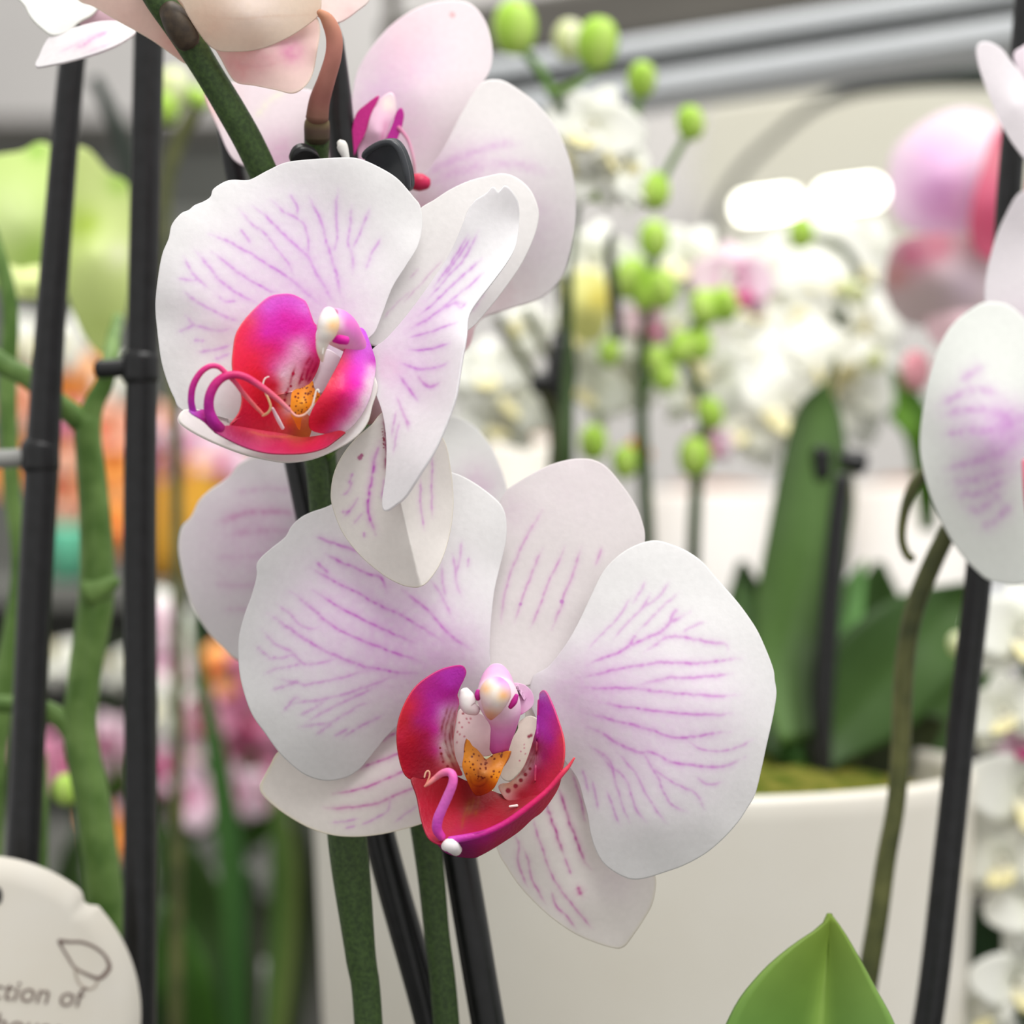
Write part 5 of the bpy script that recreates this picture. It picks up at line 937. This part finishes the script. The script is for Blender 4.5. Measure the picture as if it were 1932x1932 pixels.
# ---- white flowers, lower right ----------------------------------------------
wl = thing('white_orchid', 'blurred white orchid in the lower right corner, beside the stake', 'orchid', (P(1930, 2200, .64).x, .66, BENCH))
tube('flower_spike', [(1960, 2450, .67, 16), (1950, 1800, .67, 15), (1940, 1300, .67, 13), (1930, 1050, .67, 10)], 'spike_green', wl, n=40)
for x, y, s, yaw, pit, k in [(1935, 1180, 220, 20, 10, 'white'), (1890, 1330, 170, -30, 20, 'white'), (1945, 1480, 240, 15, -10, 'white'), (1890, 1610, 180, -25, 10, 'white'), (1955, 1690, 190, 10, 30, 'white'), (1925, 1840, 190, 30, 0, 'white'), (1850, 1900, 130, -30, 10, 'white'), (1930, 1390, 120, 0, 0, 'pink')]:
    bloom(k, wl, x, y, .64, s, yaw, pit, random.uniform(-20, 20))
leaf('leaf', [(1822, 1700, .665, 6, 6), (1850, 1760, .67, 34, 34), (1890, 1830, .675, 50, 50), (1930, 1900, .68, 50, 50), (1960, 2100, .68, 40, 40)], 'leafy', wl, (30, 52, 30), (42, 66, 38), fold=.2, seed=1)
bud(wl, 1806, 1215, .66, 18, 0, 'pale')

# ================================================================= white orchid with green buds, centre background
D = .66
wo = thing('white_orchid', 'small white orchid with round green buds behind the top of the flowers in focus', 'orchid', (P(1135, 0, .81).x, .81, BENCH))
tube('flower_spike', [(1135, 2400, .81, 15), (1125, 1700, .79, 15), (1108, 1330, .77, 15), (1082, 1100, .70, 16), (1066, 900, D, 17), (1070, 740, D, 13), (1075, 600, D, 7), (1080, 480, D, 6), (1088, 400, D, 6), (1100, 300, D, 8), (1070, 220, D, 9), (1040, 175, D, 9)], 'spike_green', wo, n=80)
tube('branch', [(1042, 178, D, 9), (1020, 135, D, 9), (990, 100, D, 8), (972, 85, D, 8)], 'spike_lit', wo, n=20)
tube('branch', [(1042, 178, D, 9), (1085, 160, D, 8), (1120, 135, D, 8), (1130, 120, D, 8)], 'branch_green', wo, n=20)
tube('branch', [(1090, 380, D, 9), (1150, 340, D, 8), (1190, 240, D, 8), (1210, 180, D, 7)], 'branch_green', wo, n=24)
tube('branch', [(1150, 370, D, 9), (1130, 320, D, 10), (1110, 270, D, 8)], 'spike_green', wo, n=24)
for x, y, r, l in [(970, 52, 42, 0), (1128, 82, 40, -10), (1210, 150, 28, 20), (1302, 232, 27, -10), (1235, 360, 30, 20), (1092, 300, 16, 0), (1125, 355, 22, 20)]:
    bud(wo, x, y, D, r, l)
bud(wo, 1075, 75, D + .05, 30, 0, 'pale')
tube('branch', [(1230, 380, D, 7), (1260, 320, D, 7), (1296, 255, D, 7)], 'branch_green', wo, n=16)
for x, y, s, yaw, pit, rol in [(1120, 225, 190, -10, 15, 20), (1180, 300, 170, 25, 25, 70), (1070, 270, 130, -40, 10, 10), (1110, 330, 110, 0, 30, 120), (1190, 350, 110, 30, 40, 190)]:
    bloom('white', wo, x, y, D - .004, s, yaw, pit, rol)
D = .72
wo2 = thing('white_orchid', 'white orchid with clusters of lime green buds in the middle background', 'orchid', (P(1240, 0, .82).x, .82, BENCH))
tube('flower_spike', [(1240, 2400, .82, 12), (1230, 1330, .78, 12), (1225, 1150, .745, 13), (1222, 1000, D, 13), (1210, 780, D, 12), (1215, 640, D, 10), (1235, 500, D, 9), (1240, 440, D, 8)], 'spike_green', wo2, n=60)
tube('flower_spike', [(1330, 2400, .82, 12), (1318, 1330, .78, 12), (1312, 1180, .745, 13), (1308, 1050, D, 13), (1318, 860, D, 12), (1330, 770, D, 10), (1290, 660, D, 9), (1330, 590, D, 8)], 'spike_green', wo2, n=60)
tube('branch', [(1212, 740, D, 9), (1250, 690, D, 8), (1300, 640, D, 8), (1345, 600, D, 8)], 'branch_green', wo2, n=20)
for x, y, r, l in [(1235, 452, 30, 0), (1190, 525, 33, 15), (1245, 545, 32, -15), (1215, 555, 26, 0), (1330, 580, 30, 25), (1365, 575, 28, -20), (1285, 655, 28, 30), (1240, 680, 24, 20), (1255, 710, 26, -20), (1320, 650, 26, 10), (1340, 780, 26, 20), (1312, 862, 32, 0), (1180, 872, 26, 0), (1120, 835, 28, 0), (1150, 665, 22, 10)]:
    bud(wo2, x, y, D, r, l)
for x, y, s, yaw, pit, rol, k in [(1225, 600, 110, 20, 10, 0, 'pink'), (1285, 605, 70, 0, 0, 40, 'white'), (1180, 700, 150, -20, 0, 60, 'white'), (1215, 650, 110, 30, 20, 10, 'white'), (1300, 480, 170, -10, 20, 30, 'white'), (1390, 520, 170, 20, 10, 0, 'pink'), (1310, 740, 120, 20, 30, 0, 'white'), (1360, 700, 160, -20, 20, 80, 'white'), (1340, 830, 90, 0, 0, 0, 'pink'), (1195, 855, 70, 0, 0, 0, 'orange')]:
    bloom(k, wo2, x, y, D + .02, s, yaw, pit, rol)
D = .78
wo3 = thing('white_orchid', 'dense white orchid above the tall leaf, in the right background', 'orchid', (P(1530, 2200, D).x, D, BENCH))
tube('flower_spike', [(1560, 2250, D + .02, 12), (1545, 1500, D + .02, 12), (1530, 900, D + .02, 12), (1560, 650, D + .02, 10), (1620, 540, D + .01, 9), (1590, 470, D, 8), (1520, 440, D, 7)], 'spike_green', wo3, n=60)
for x, y, s, yaw, pit, rol in [(1545, 480, 210, 10, 10, 0), (1470, 540, 220, -20, 20, 40), (1570, 600, 240, 10, 0, 70), (1490, 650, 230, -10, 25, 20), (1590, 700, 220, 20, 30, 60), (1440, 700, 200, -30, 10, 0), (1660, 640, 170, 30, 10, 110), (1500, 760, 190, 0, 20, 40), (1400, 790, 170, -20, 30, 10), (1640, 470, 160, 20, 0, 30), (1610, 760, 200, 10, -10, 150), (1380, 640, 170, 0, 0, 20)]:
    bloom('white', wo3, x, y, D + .03 - (y - 440) * .00012 + random.uniform(0, .012), s * 1.12, yaw, pit, rol)
bud(wo3, 1512, 440, D - .01, 26, 0)
for x, y in [(1620, 555), (1650, 680), (1600, 545)]: bud(wo3, x, y, D - .01, 18, 10, 'pale')
leaf('leaf', [(1620, 690, D, 6, 6), (1670, 720, D, 30, 30), (1710, 770, D, 36, 36), (1740, 830, D, 30, 30), (1750, 1000, D + .02, 14, 14)], 'leafy', wo3, (66, 106, 34), (104, 150, 50), fold=.2, seed=2)
D = .694
st2 = stake([(1094, 2400, .87, 20), (1063, 900, .717, 20), (1059, 690, .695, 21), (1056, 630, .689, 13)], 'dark plant stake with a clip behind the gap between the two flowers')
c2 = thing('stake_clip', 'dark clip on the stake behind the gap between the two flowers', 'clip', P(1055, 720, D))
tube('ring', [(1062, 650, D - .006, 22), (1060, 700, D - .006, 30), (1060, 745, D - .006, 24)], 'black_plastic', c2, n=16)
tube('arm', [(1010, 725, D - .006, 20), (1050, 720, D - .006, 22)], 'black_plastic', c2, n=10)
D2 = .70
yo = thing('white_orchid', 'small creamy orchid with bare green stalks behind the upper flower', 'orchid', (P(1015, 0, .83).x, .83, BENCH))
tube('flower_spike', [(1015, 2400, .83, 12), (1020, 1330, .78, 12), (1036, 1000, D2 + .01, 12), (1048, 800, D2, 12), (1010, 720, D2, 9), (970, 650, D2, 8), (938, 600, D2, 9)], 'olive', yo, n=40)
tube('branch', [(1045, 690, D2, 8), (1010, 620, D2, 8), (995, 585, D2, 9)], 'olive', yo, n=16)
tube('branch', [(1056, 680, D2, 9), (1060, 600, D2, 9), (1058, 520, D2, 8)], 'olive', yo, n=16)
tube('branch', [(1165, 640, D2, 10), (1158, 560, D2, 11), (1150, 470, D2, 9), (1155, 440, D2, 8)], 'black_plastic', yo, n=16)
for x, y, s, yaw, pit, rol in [(920, 690, 150, 0, 20, 0), (980, 740, 170, 20, 10, 40), (1120, 480, 170, -10, 10, 10), (1110, 620, 150, 10, 20, 50), (1000, 620, 110, 0, 20, 90), (940, 780, 150, 0, 10, 0), (1120, 720, 150, 10, 10, 30)]:
    bloom('white', yo, x, y, D2 + .03, s, yaw, pit, rol)
sheet('petal', [(1070, 530), (1110, 510), (1145, 530), (1150, 590), (1130, 640), (1090, 640), (1072, 590)], (1110, 580), D2 + .015, [(1110, 520, 2), (1110, 640, 0), (1110, 580, -3)], yo, ns=60, nt=14, base=(226, 226, 150), blush=[(1130, 560, 30, (212, 196, 70), .9)])

# ================================================================= display behind: planters, rack, orange flowers
D = 1.15
def planter(x0, x1, ytop, ybot, d, label, material='cream_ceramic', group=None, soil=True):
    c = P((x0 + x1) / 2, ytop, d); r = (x1 - x0) / 2 / F * d; h = (ybot - ytop) / F * d
    t = thing('planter', label, 'planter', (c.x, c.y, c.z - h), group)
    lathe('bowl', [(0, 0), (r * .86, 0), (r * .92, h * .1), (r, h * .94), (r * .99, h), (r * .95, h), (r * .93, h * .9)], (c.x, c.y, c.z - h), material, t, sides=48)
    if soil: lathe('soil', [(r * .94, h * .97), (r * .5, h * 1.05), (0, h * 1.08)], (c.x, c.y, c.z - h), 'brown_soil', t, sides=32)
    return t
T2 = P(0, 1140, 1.15).z
planter(1215, 1480, 925, 1140, 1.15, 'white planter with brown soil behind the right petal of the lower flower')
planter(1600, 1860, 915, 1140, 1.15, 'white planter with brown soil right of the tall leaf')
planter(850, 1070, 832, 1140, 1.22, 'beige planter behind the gap between the two flowers', 'white_ceramic')
sh = thing('display_shelf', 'low grey display shelf carrying the planters in the background', 'shelf', P(1300, 1140, 1.25))
box('board', (P(700, 0, 1.05).x, 1.03, T2 - .02), (P(2300, 0, 1.05).x, 1.6, T2 - .0005), 'steel', sh, bevel=.002)
for xx in (720, 2250):
    for yy in (1.07, 1.55):
        bar('leg', (P(xx, 0, 1.05).x, yy, 0), (P(xx, 0, 1.05).x, yy, T2 - .02), .03, .03, 'dark_steel', sh)

# left: orange blossoms, amber pot, pink orchids
T1 = P(0, 1098, 1.11).z; T0 = P(0, 1640, .98).z
def base_px(d, z): return 966 - (z - CAMZ) / d * F
sl = thing('display_rack', 'dark two tier display rack on the left, behind the black stakes', 'rack', (P(60, 0, 1.2).x, 1.2, 0))
x0, x1 = P(-500, 0, 1.11).x, P(600, 0, 1.11).x
box('board', (x0, 1.10, T1 - .012), (x1, 1.42, T1 - .0006), 'dark_panel', sl, bevel=.002)
box('board', (x0, .972, T0 - .012), (x1, 1.42, T0 - .0006), 'dark_panel', sl, bevel=.002)
box('back_panel', (x0, 1.422, T0 - .012), (x1, 1.435, T1 + .20), 'dark_panel', sl, bevel=.002)
for xx in (x0 + .015, x1 - .015):
    bar('leg', (xx, 1.0, 0), (xx, 1.0, T0 - .012), .025, .025, 'dark_steel', sl)
    bar('leg', (xx, 1.405, 0), (xx, 1.405, T1 + .2), .025, .02, 'dark_steel', sl)
ap = P(380, 1098, 1.17)
pt = thing('amber_pot', 'amber yellow glazed pot behind the lower left petal', 'pot', (ap.x, ap.y, T1))
r_ = 130 / F * 1.17; h_ = 225 / F * 1.17
lathe('pot_body', [(0, 0), (r_ * .8, 0), (r_ * .9, h_ * .2), (r_, h_ * .8), (r_ * .98, h_), (r_ * .9, h_), (r_ * .88, h_ * .9)], (ap.x, ap.y, T1), 'amber_glaze', pt, sides=40)
lathe('soil', [(r_ * .9, h_ * .92), (0, h_ * .95)], (ap.x, ap.y, T1), 'brown_soil', pt, sides=24)
tp_ = P(128, 1098, 1.14)
pt2 = thing('teal_pot', 'small teal glazed pot between the two left stakes', 'pot', (tp_.x, tp_.y, T1))
r_ = 42 / F * 1.14; h_ = 104 / F * 1.14
lathe('pot_body', [(0, 0), (r_ * .8, 0), (r_, h_ * .9), (r_ * .95, h_), (r_ * .85, h_), (r_ * .8, h_ * .85), (0, h_ * .85)], (tp_.x, tp_.y, T1), 'teal_glaze', pt2, sides=32)
oo = thing('orange_orchid', 'blurred orange and peach orchid behind the left green stem', 'orchid', (P(165, 1098, 1.18).x, 1.18, T1))
yb = base_px(1.18, T1) - 1
tube('flower_spike', [(165, yb, 1.18, 8), (150, 900, 1.18, 7), (140, 700, 1.18, 6), (130, 560, 1.18, 5)], 'spike_green', oo, n=30)
tube('flower_spike', [(172, yb, 1.18, 8), (205, 900, 1.18, 7), (200, 750, 1.18, 6)], 'spike_green', oo, n=30)
for x, y, s, k in [(130, 720, 130, 'orange'), (40, 760, 120, 'peach'), (210, 800, 130, 'peach'), (120, 830, 130, 'peach'), (30, 880, 120, 'orange'), (215, 890, 120, 'orange'), (140, 930, 130, 'peach'), (220, 970, 110, 'orange'), (70, 640, 110, 'white'), (135, 650, 100, 'white'), (130, 790, 70, 'rose'), (220, 720, 90, 'white'), (190, 1010, 100, 'orange'), (310, 800, 100, 'peach'), (320, 880, 70, 'rose'), (120, 760, 90, 'orange')]:
    bloom(k, oo, x, y, 1.15 + random.uniform(-.01, .02), s, random.uniform(-30, 30), random.uniform(-10, 30), random.uniform(0, 180))
h2_ = 225 / F * 1.17 * .95
po2 = thing('pink_orchid', 'pale pink orchid blossoms above the amber pot', 'orchid', (ap.x, ap.y, T1 + h2_))
tube('flower_spike', [(380, base_px(1.17, T1 + h2_), 1.17, 6), (370, 850, 1.17, 5), (360, 800, 1.165, 4)], 'spike_green', po2, n=16)
for x, y, s in [(365, 830, 130), (420, 860, 110), (380, 880, 90)]:
    bloom('pink', po2, x, y, 1.14, s, 10, 10, random.uniform(0, 90))
for gx, lab, fl_ in [(330, 'small pink orchid on the lower tier, right of the upright stake', [(320, 1170, 110, 'white'), (300, 1250, 100, 'pink'), (310, 1330, 110, 'white'), (385, 1350, 100, 'rose'), (290, 1180, 80, 'pink'), (340, 1430, 110, 'pink'), (370, 1500, 110, 'pink'), (300, 1450, 90, 'rose'), (365, 1400, 80, 'white'), (350, 1250, 90, 'white')]),
                     (460, 'rose pink orchid on the lower tier beside the lower left petal', [(450, 1290, 120, 'rose'), (490, 1340, 120, 'rose'), (440, 1400, 110, 'pink'), (480, 1430, 120, 'rose'), (455, 1490, 100, 'pink'), (420, 1260, 90, 'orange'), (510, 1480, 90, 'rose')]),
                     (210, 'pale pink orchid on the lower tier between the two left stakes', [(220, 1420, 120, 'pink'), (230, 1500, 110, 'pink'), (215, 1560, 110, 'orange'), (100, 1250, 90, 'white'), (130, 1450, 80, 'rose'), (215, 1270, 80, 'white'), (60, 1420, 80, 'rose')])]:
    t = thing('pink_orchid', lab, 'orchid', (P(gx, 0, 1.02).x, 1.02, T0))
    zb = base_px(1.02, T0) - 1
    tube('flower_spike', [(gx, zb, 1.02, 9), (gx + 8, zb - 100, 1.02, 8), (gx - 6, 1400, 1.02, 6), (gx - 2, 1200, 1.02, 5)], 'spike_green', t, n=30)
    for x, y, s, k in fl_:
        bloom(k, t, x, y, 1.0 + random.uniform(-.012, .01), s * 1.15, random.uniform(-30, 30), random.uniform(-10, 30), random.uniform(0, 180))
    for j in range(5):
        a = random.uniform(-1, 1)
        leaf('leaf', [(gx + 40 * a + 40 * (j - 2), zb - 150 - 40 * (j % 2), 1.0, 6, 6), (gx + 25 * a + 28 * (j - 2), zb - 100, 1.01, 30, 30), (gx + 12 * (j - 2), zb - 40, 1.02, 26, 26), (gx, zb - 8, 1.02, 8, 8)], 'leafy', t, (56, 90, 30), (72, 108, 44), fold=.3, n=16, m=7, seed=j)
# green stems and leaves low on the left, on the near bench
gb = thing('leafy_orchid', 'dark green leafy orchid on the bench between the upright stake and the thick green spike', 'plant', (P(430, 2100, .85).x, .85, BENCH))
zb = 966 - (BENCH - CAMZ) / .85 * F
for pts, c1, c2 in [([(360, 1160, .85, 4, 4), (385, 1300, .85, 14, 14), (420, 1500, .85, 22, 22), (440, 1700, .85, 24, 24), (450, zb, .85, 16, 16)], (66, 116, 52), (80, 130, 60)),
                    ([(520, 1500, .86, 10, 10), (535, 1620, .86, 24, 24), (530, 1800, .86, 26, 26), (500, zb, .85, 16, 16)], (120, 140, 66), (84, 124, 54)),
                    ([(560, 1480, .88, 8, 8), (572, 1640, .88, 20, 20), (570, 1800, .88, 22, 22), (520, zb, .86, 16, 16)], (52, 62, 38), (64, 76, 44)),
                    ([(300, 1560, .87, 8, 8), (340, 1640, .87, 50, 50), (380, 1760, .87, 60, 60), (420, 1900, .86, 50, 50), (450, zb, .85, 20, 20)], (66, 96, 40), (54, 88, 28)),
                    ([(310, 1700, .84, 8, 8), (330, 1800, .84, 46, 46), (360, 1900, .84, 50, 50), (430, zb, .85, 20, 20)], (70, 118, 36), (60, 98, 30)),
                    ([(470, 1640, .87, 8, 8), (460, 1720, .87, 30, 30), (450, 1900, .86, 40, 40), (450, zb, .85, 20, 20)], (60, 66, 44), (48, 78, 40)),
                    ([(280, 1640, .86, 8, 8), (200, 1690, .86, 40, 40), (240, 1800, .86, 50, 50), (400, zb, .85, 20, 20)], (44, 66, 28), (54, 84, 34)),
                    ([(420, 1660, .89, 8, 8), (400, 1740, .89, 40, 40), (410, 1850, .88, 50, 50), (440, zb, .86, 20, 20)], (110, 130, 84), (84, 110, 60)),
                    ([(150, 1560, .88, 8, 8), (130, 1680, .88, 34, 34), (160, 1800, .88, 40, 40), (380, zb, .86, 20, 20)], (70, 104, 40), (40, 60, 24))]:
    leaf('leaf', pts, 'leafy', gb, [v * .78 for v in c1], [v * .78 for v in c2], fold=.3, n=24, m=9, seed=2)
gp = P(440, 1800, .93); 
pg = thing('grey_pot', 'small grey pot low behind the dark leaves at lower left', 'pot', (gp.x, gp.y, BENCH))
r_ = 75 / F * .93; h_ = CAMZ - (1820 - 966) / F * .93 - BENCH
lathe('pot_body', [(0, 0), (r_ * .8, 0), (r_, h_ * .9), (r_, h_), (r_ * .9, h_), (r_ * .85, h_ * .8), (0, h_ * .8)], (gp.x, gp.y, BENCH), 'grey_pot', pg, sides=32)
# dim leaves behind the yellow-green bloom, upper left
gl = thing('leafy_orchid', 'blurred grey green stalk between the upright stake and the upper flower', 'plant', (P(330, 2000, .74).x, .74, BENCH))
tube('stem', [(330, 2350, .74, 12), (335, 1400, .74, 12), (330, 800, .74, 12), (310, 420, .74, 12), (325, 300, .74, 14), (360, 220, .74, 15), (385, 180, .74, 12)], 'olive', gl, n=50)
bud(gl, 325, 170, .74, 34, 10, 'pale'); bud(gl, 312, 205, .735, 24, 30)
bud(gl, 375, 185, .74, 20, 50)
tube('stem', [(250, 2350, .80, 12), (280, 900, .80, 14), (270, 500, .80, 14), (230, 270, .80, 16), (180, 150, .80, 12)], 'hose', gl, n=40)

# ================================================================= the shop itself
def structure(o):
    o['kind'] = 'structure'; return o
bt = thing('sales_bench', 'dark sales bench that carries the pots in front', 'bench', (0, .7, 0))
box('bench_board', (-.8, .25, BENCH - .03), (.8, .965, BENCH - .0005), 'bench_top', bt, bevel=.003)
for xx in (-.75, .75):
    for yy in (.3, .92): bar('leg', (xx, yy, 0), (xx, yy, BENCH - .03), .04, .04, 'dark_steel', bt)
structure(box('floor', (-4, -1.5, -.02), (4, 5.02, 0), 'floor_grey', bevel=0))
structure(box('wall_back', (-4, 5.0, 0), (4, 5.1, 3.2), 'grey_wall', bevel=0))
# dark display cabinet far left
dk = thing('display_cabinet', 'dark grey cabinet far behind the pale green bloom', 'cabinet', (-.55, 3.0, 0))
cx0, cx1 = P(-300, 0, 3.0).x, P(720, 0, 3.0).x
box('cabinet_body', (cx0, 3.0, 0), (cx1, 3.4, P(0, 262, 3.0).z), 'dark_panel', dk, bevel=.006)
box('cabinet_top', (cx0 - .02, 2.97, P(0, 262, 3.0).z), (cx1 + .02, 3.43, P(0, 262, 3.0).z + .02), 'dark_steel', dk, bevel=.004)
# steel rack rails crossing at the top right; they run toward the viewer on the right
rk = thing('steel_rack', 'grey steel rack rails running across the top right', 'rack', (P(1500, 60, .88).x, .88, BENCH))
def rail(name, ya, yb, w, h, m): return bar(name, P(740, ya, .98), P(2150, yb, .80), w, h, m, rk)
rail('rail', 95, -118, .02, .021, 'dark_steel')
rail('rail', 175, -37, .03, .0085, 'steel')
rail('rail', 211, -1, .012, .0058, 'dark_steel')
rail('rail', 250, 38, .03, .0098, 'steel')
bar('post', (P(2150, 0, .80).x, .80, BENCH), (P(2150, 0, .80).x, .80, P(0, -200, .8).z), .02, .02, 'steel', rk)
bar('post', (P(740, 0, .98).x, .985, 0), (P(740, 0, .98).x, .985, P(0, -100, .98).z), .006, .006, 'dark_steel', rk)
# cream ceiling panel with its fluorescent lamp, seen between the racks
V = [P(1310, 330, 4.8), P(1330, 190, 4.7), P(2300, 60, 4.6), P(2300, 470, 4.9), P(1360, 470, 4.9)]
V2 = [v + Vector((0, .04, .01)) for v in V]
structure(mesh_object('ceiling', V + V2, [(0, 4, 3, 2, 1), (5, 6, 7, 8, 9), (0, 1, 6, 5), (1, 2, 7, 6), (2, 3, 8, 7), (3, 4, 9, 8), (4, 0, 5, 9)], 'ceiling_cream', None, smooth=False))
lampg = 'fluorescent tubes on the cream panel'
for (xa, ya, xb, yb, lab) in [(1405, 392, 1490, 381, 'glowing fluorescent tube, the left one of the bright pair'), (1560, 372, 1648, 361, 'glowing fluorescent tube, the right one of the bright pair')]:
    o = tube('ceiling_light', [(xa, ya, 4.0, 12), (xb, yb, 4.0, 12)], 'tube_light', None, n=8); tag(o, lab, 'lamp', lampg)
o = tube('hanging_hose', [(2000, 138, .92, 22), (1890, 144, .92, 22), (1760, 146, .92, 21), (1660, 156, .92, 20), (1600, 172, .94, 15), (1530, 205, 1.05, 9), (1460, 262, 1.15, 8), (1400, 322, 1.25, 8), (1360, 390, 1.35, 9), (1340, 460, 1.4, 10), (1350, 520, 1.45, 10)], 'hose', None, n=80)
tag(o, 'dark green hose arching across the cream panel', 'hose')

for o in list(COL.objects):
    g = {'plant_stake': 'black plant stakes', 'stake_clip': 'clips on the plant stakes', 'white_orchid': 'white orchids in the background', 'planter': 'planters on the display shelf',
         'pink_orchid': 'pink orchids in the background', 'leafy_orchid': 'green orchids without flowers'}.get(o.name.split('.')[0])
    if g and o.parent is None and 'category' in o.keys(): o['group'] = g

# ================================================================= camera and light
cam = bpy.data.cameras.new('camera'); co = bpy.data.objects.new('camera', cam); COL.objects.link(co)
co.location = (0, 0, CAMZ); co.rotation_euler = (math.pi / 2, 0, 0)
cam.sensor_width = 36; cam.lens = 36 * F / W; cam.clip_start = .01
cam.dof.use_dof = True; cam.dof.focus_distance = .441; cam.dof.aperture_fstop = cam.lens / 8.2
S.camera = co
w = bpy.data.worlds.new('shop_light'); S.world = w; w.use_nodes = True
nt = w.node_tree; bgn = nt.nodes['Background']
bgn.inputs['Color'].default_value = (1.0, .99, .97, 1); bgn.inputs['Strength'].default_value = .88
def area(name, loc, target, size, power, col=(1, 1, 1)):
    l = bpy.data.lights.new(name, 'AREA'); l.shape = 'RECTANGLE'; l.size = size[0]; l.size_y = size[1]; l.energy = power; l.color = col
    o = bpy.data.objects.new(name, l); COL.objects.link(o); o.location = loc
    o.rotation_euler = (Vector(target) - Vector(loc)).to_track_quat('-Z', 'Y').to_euler()
    return o
area('unseen_lamp', (.5, -.3, 2.6), (0, .45, CAMZ), (1.6, .8), 36, (1, .99, .96))
area('unseen_lamp', (.22, .62, 1.85), (.2, .95, 1.03), (.7, .3), 1.3, (1, .99, .95))  # added out of view to brighten the white blossoms in the background
area('unseen_lamp', (-.2, .78, 1.85), (-.2, 1.15, 1.0), (.7, .3), 6, (1, .98, .93))  # extra lamp, unseen, put in to lift the orange blossoms and amber pot
area('unseen_lamp', (.8, 3.4, 2.9), (.6, 4.2, 1.3), (2.0, .8), 72, (1, .99, .96))
S.view_settings.view_transform = 'Standard'; S.view_settings.look = 'None'; S.view_settings.gamma = 1; S.view_settings.exposure = -0.07
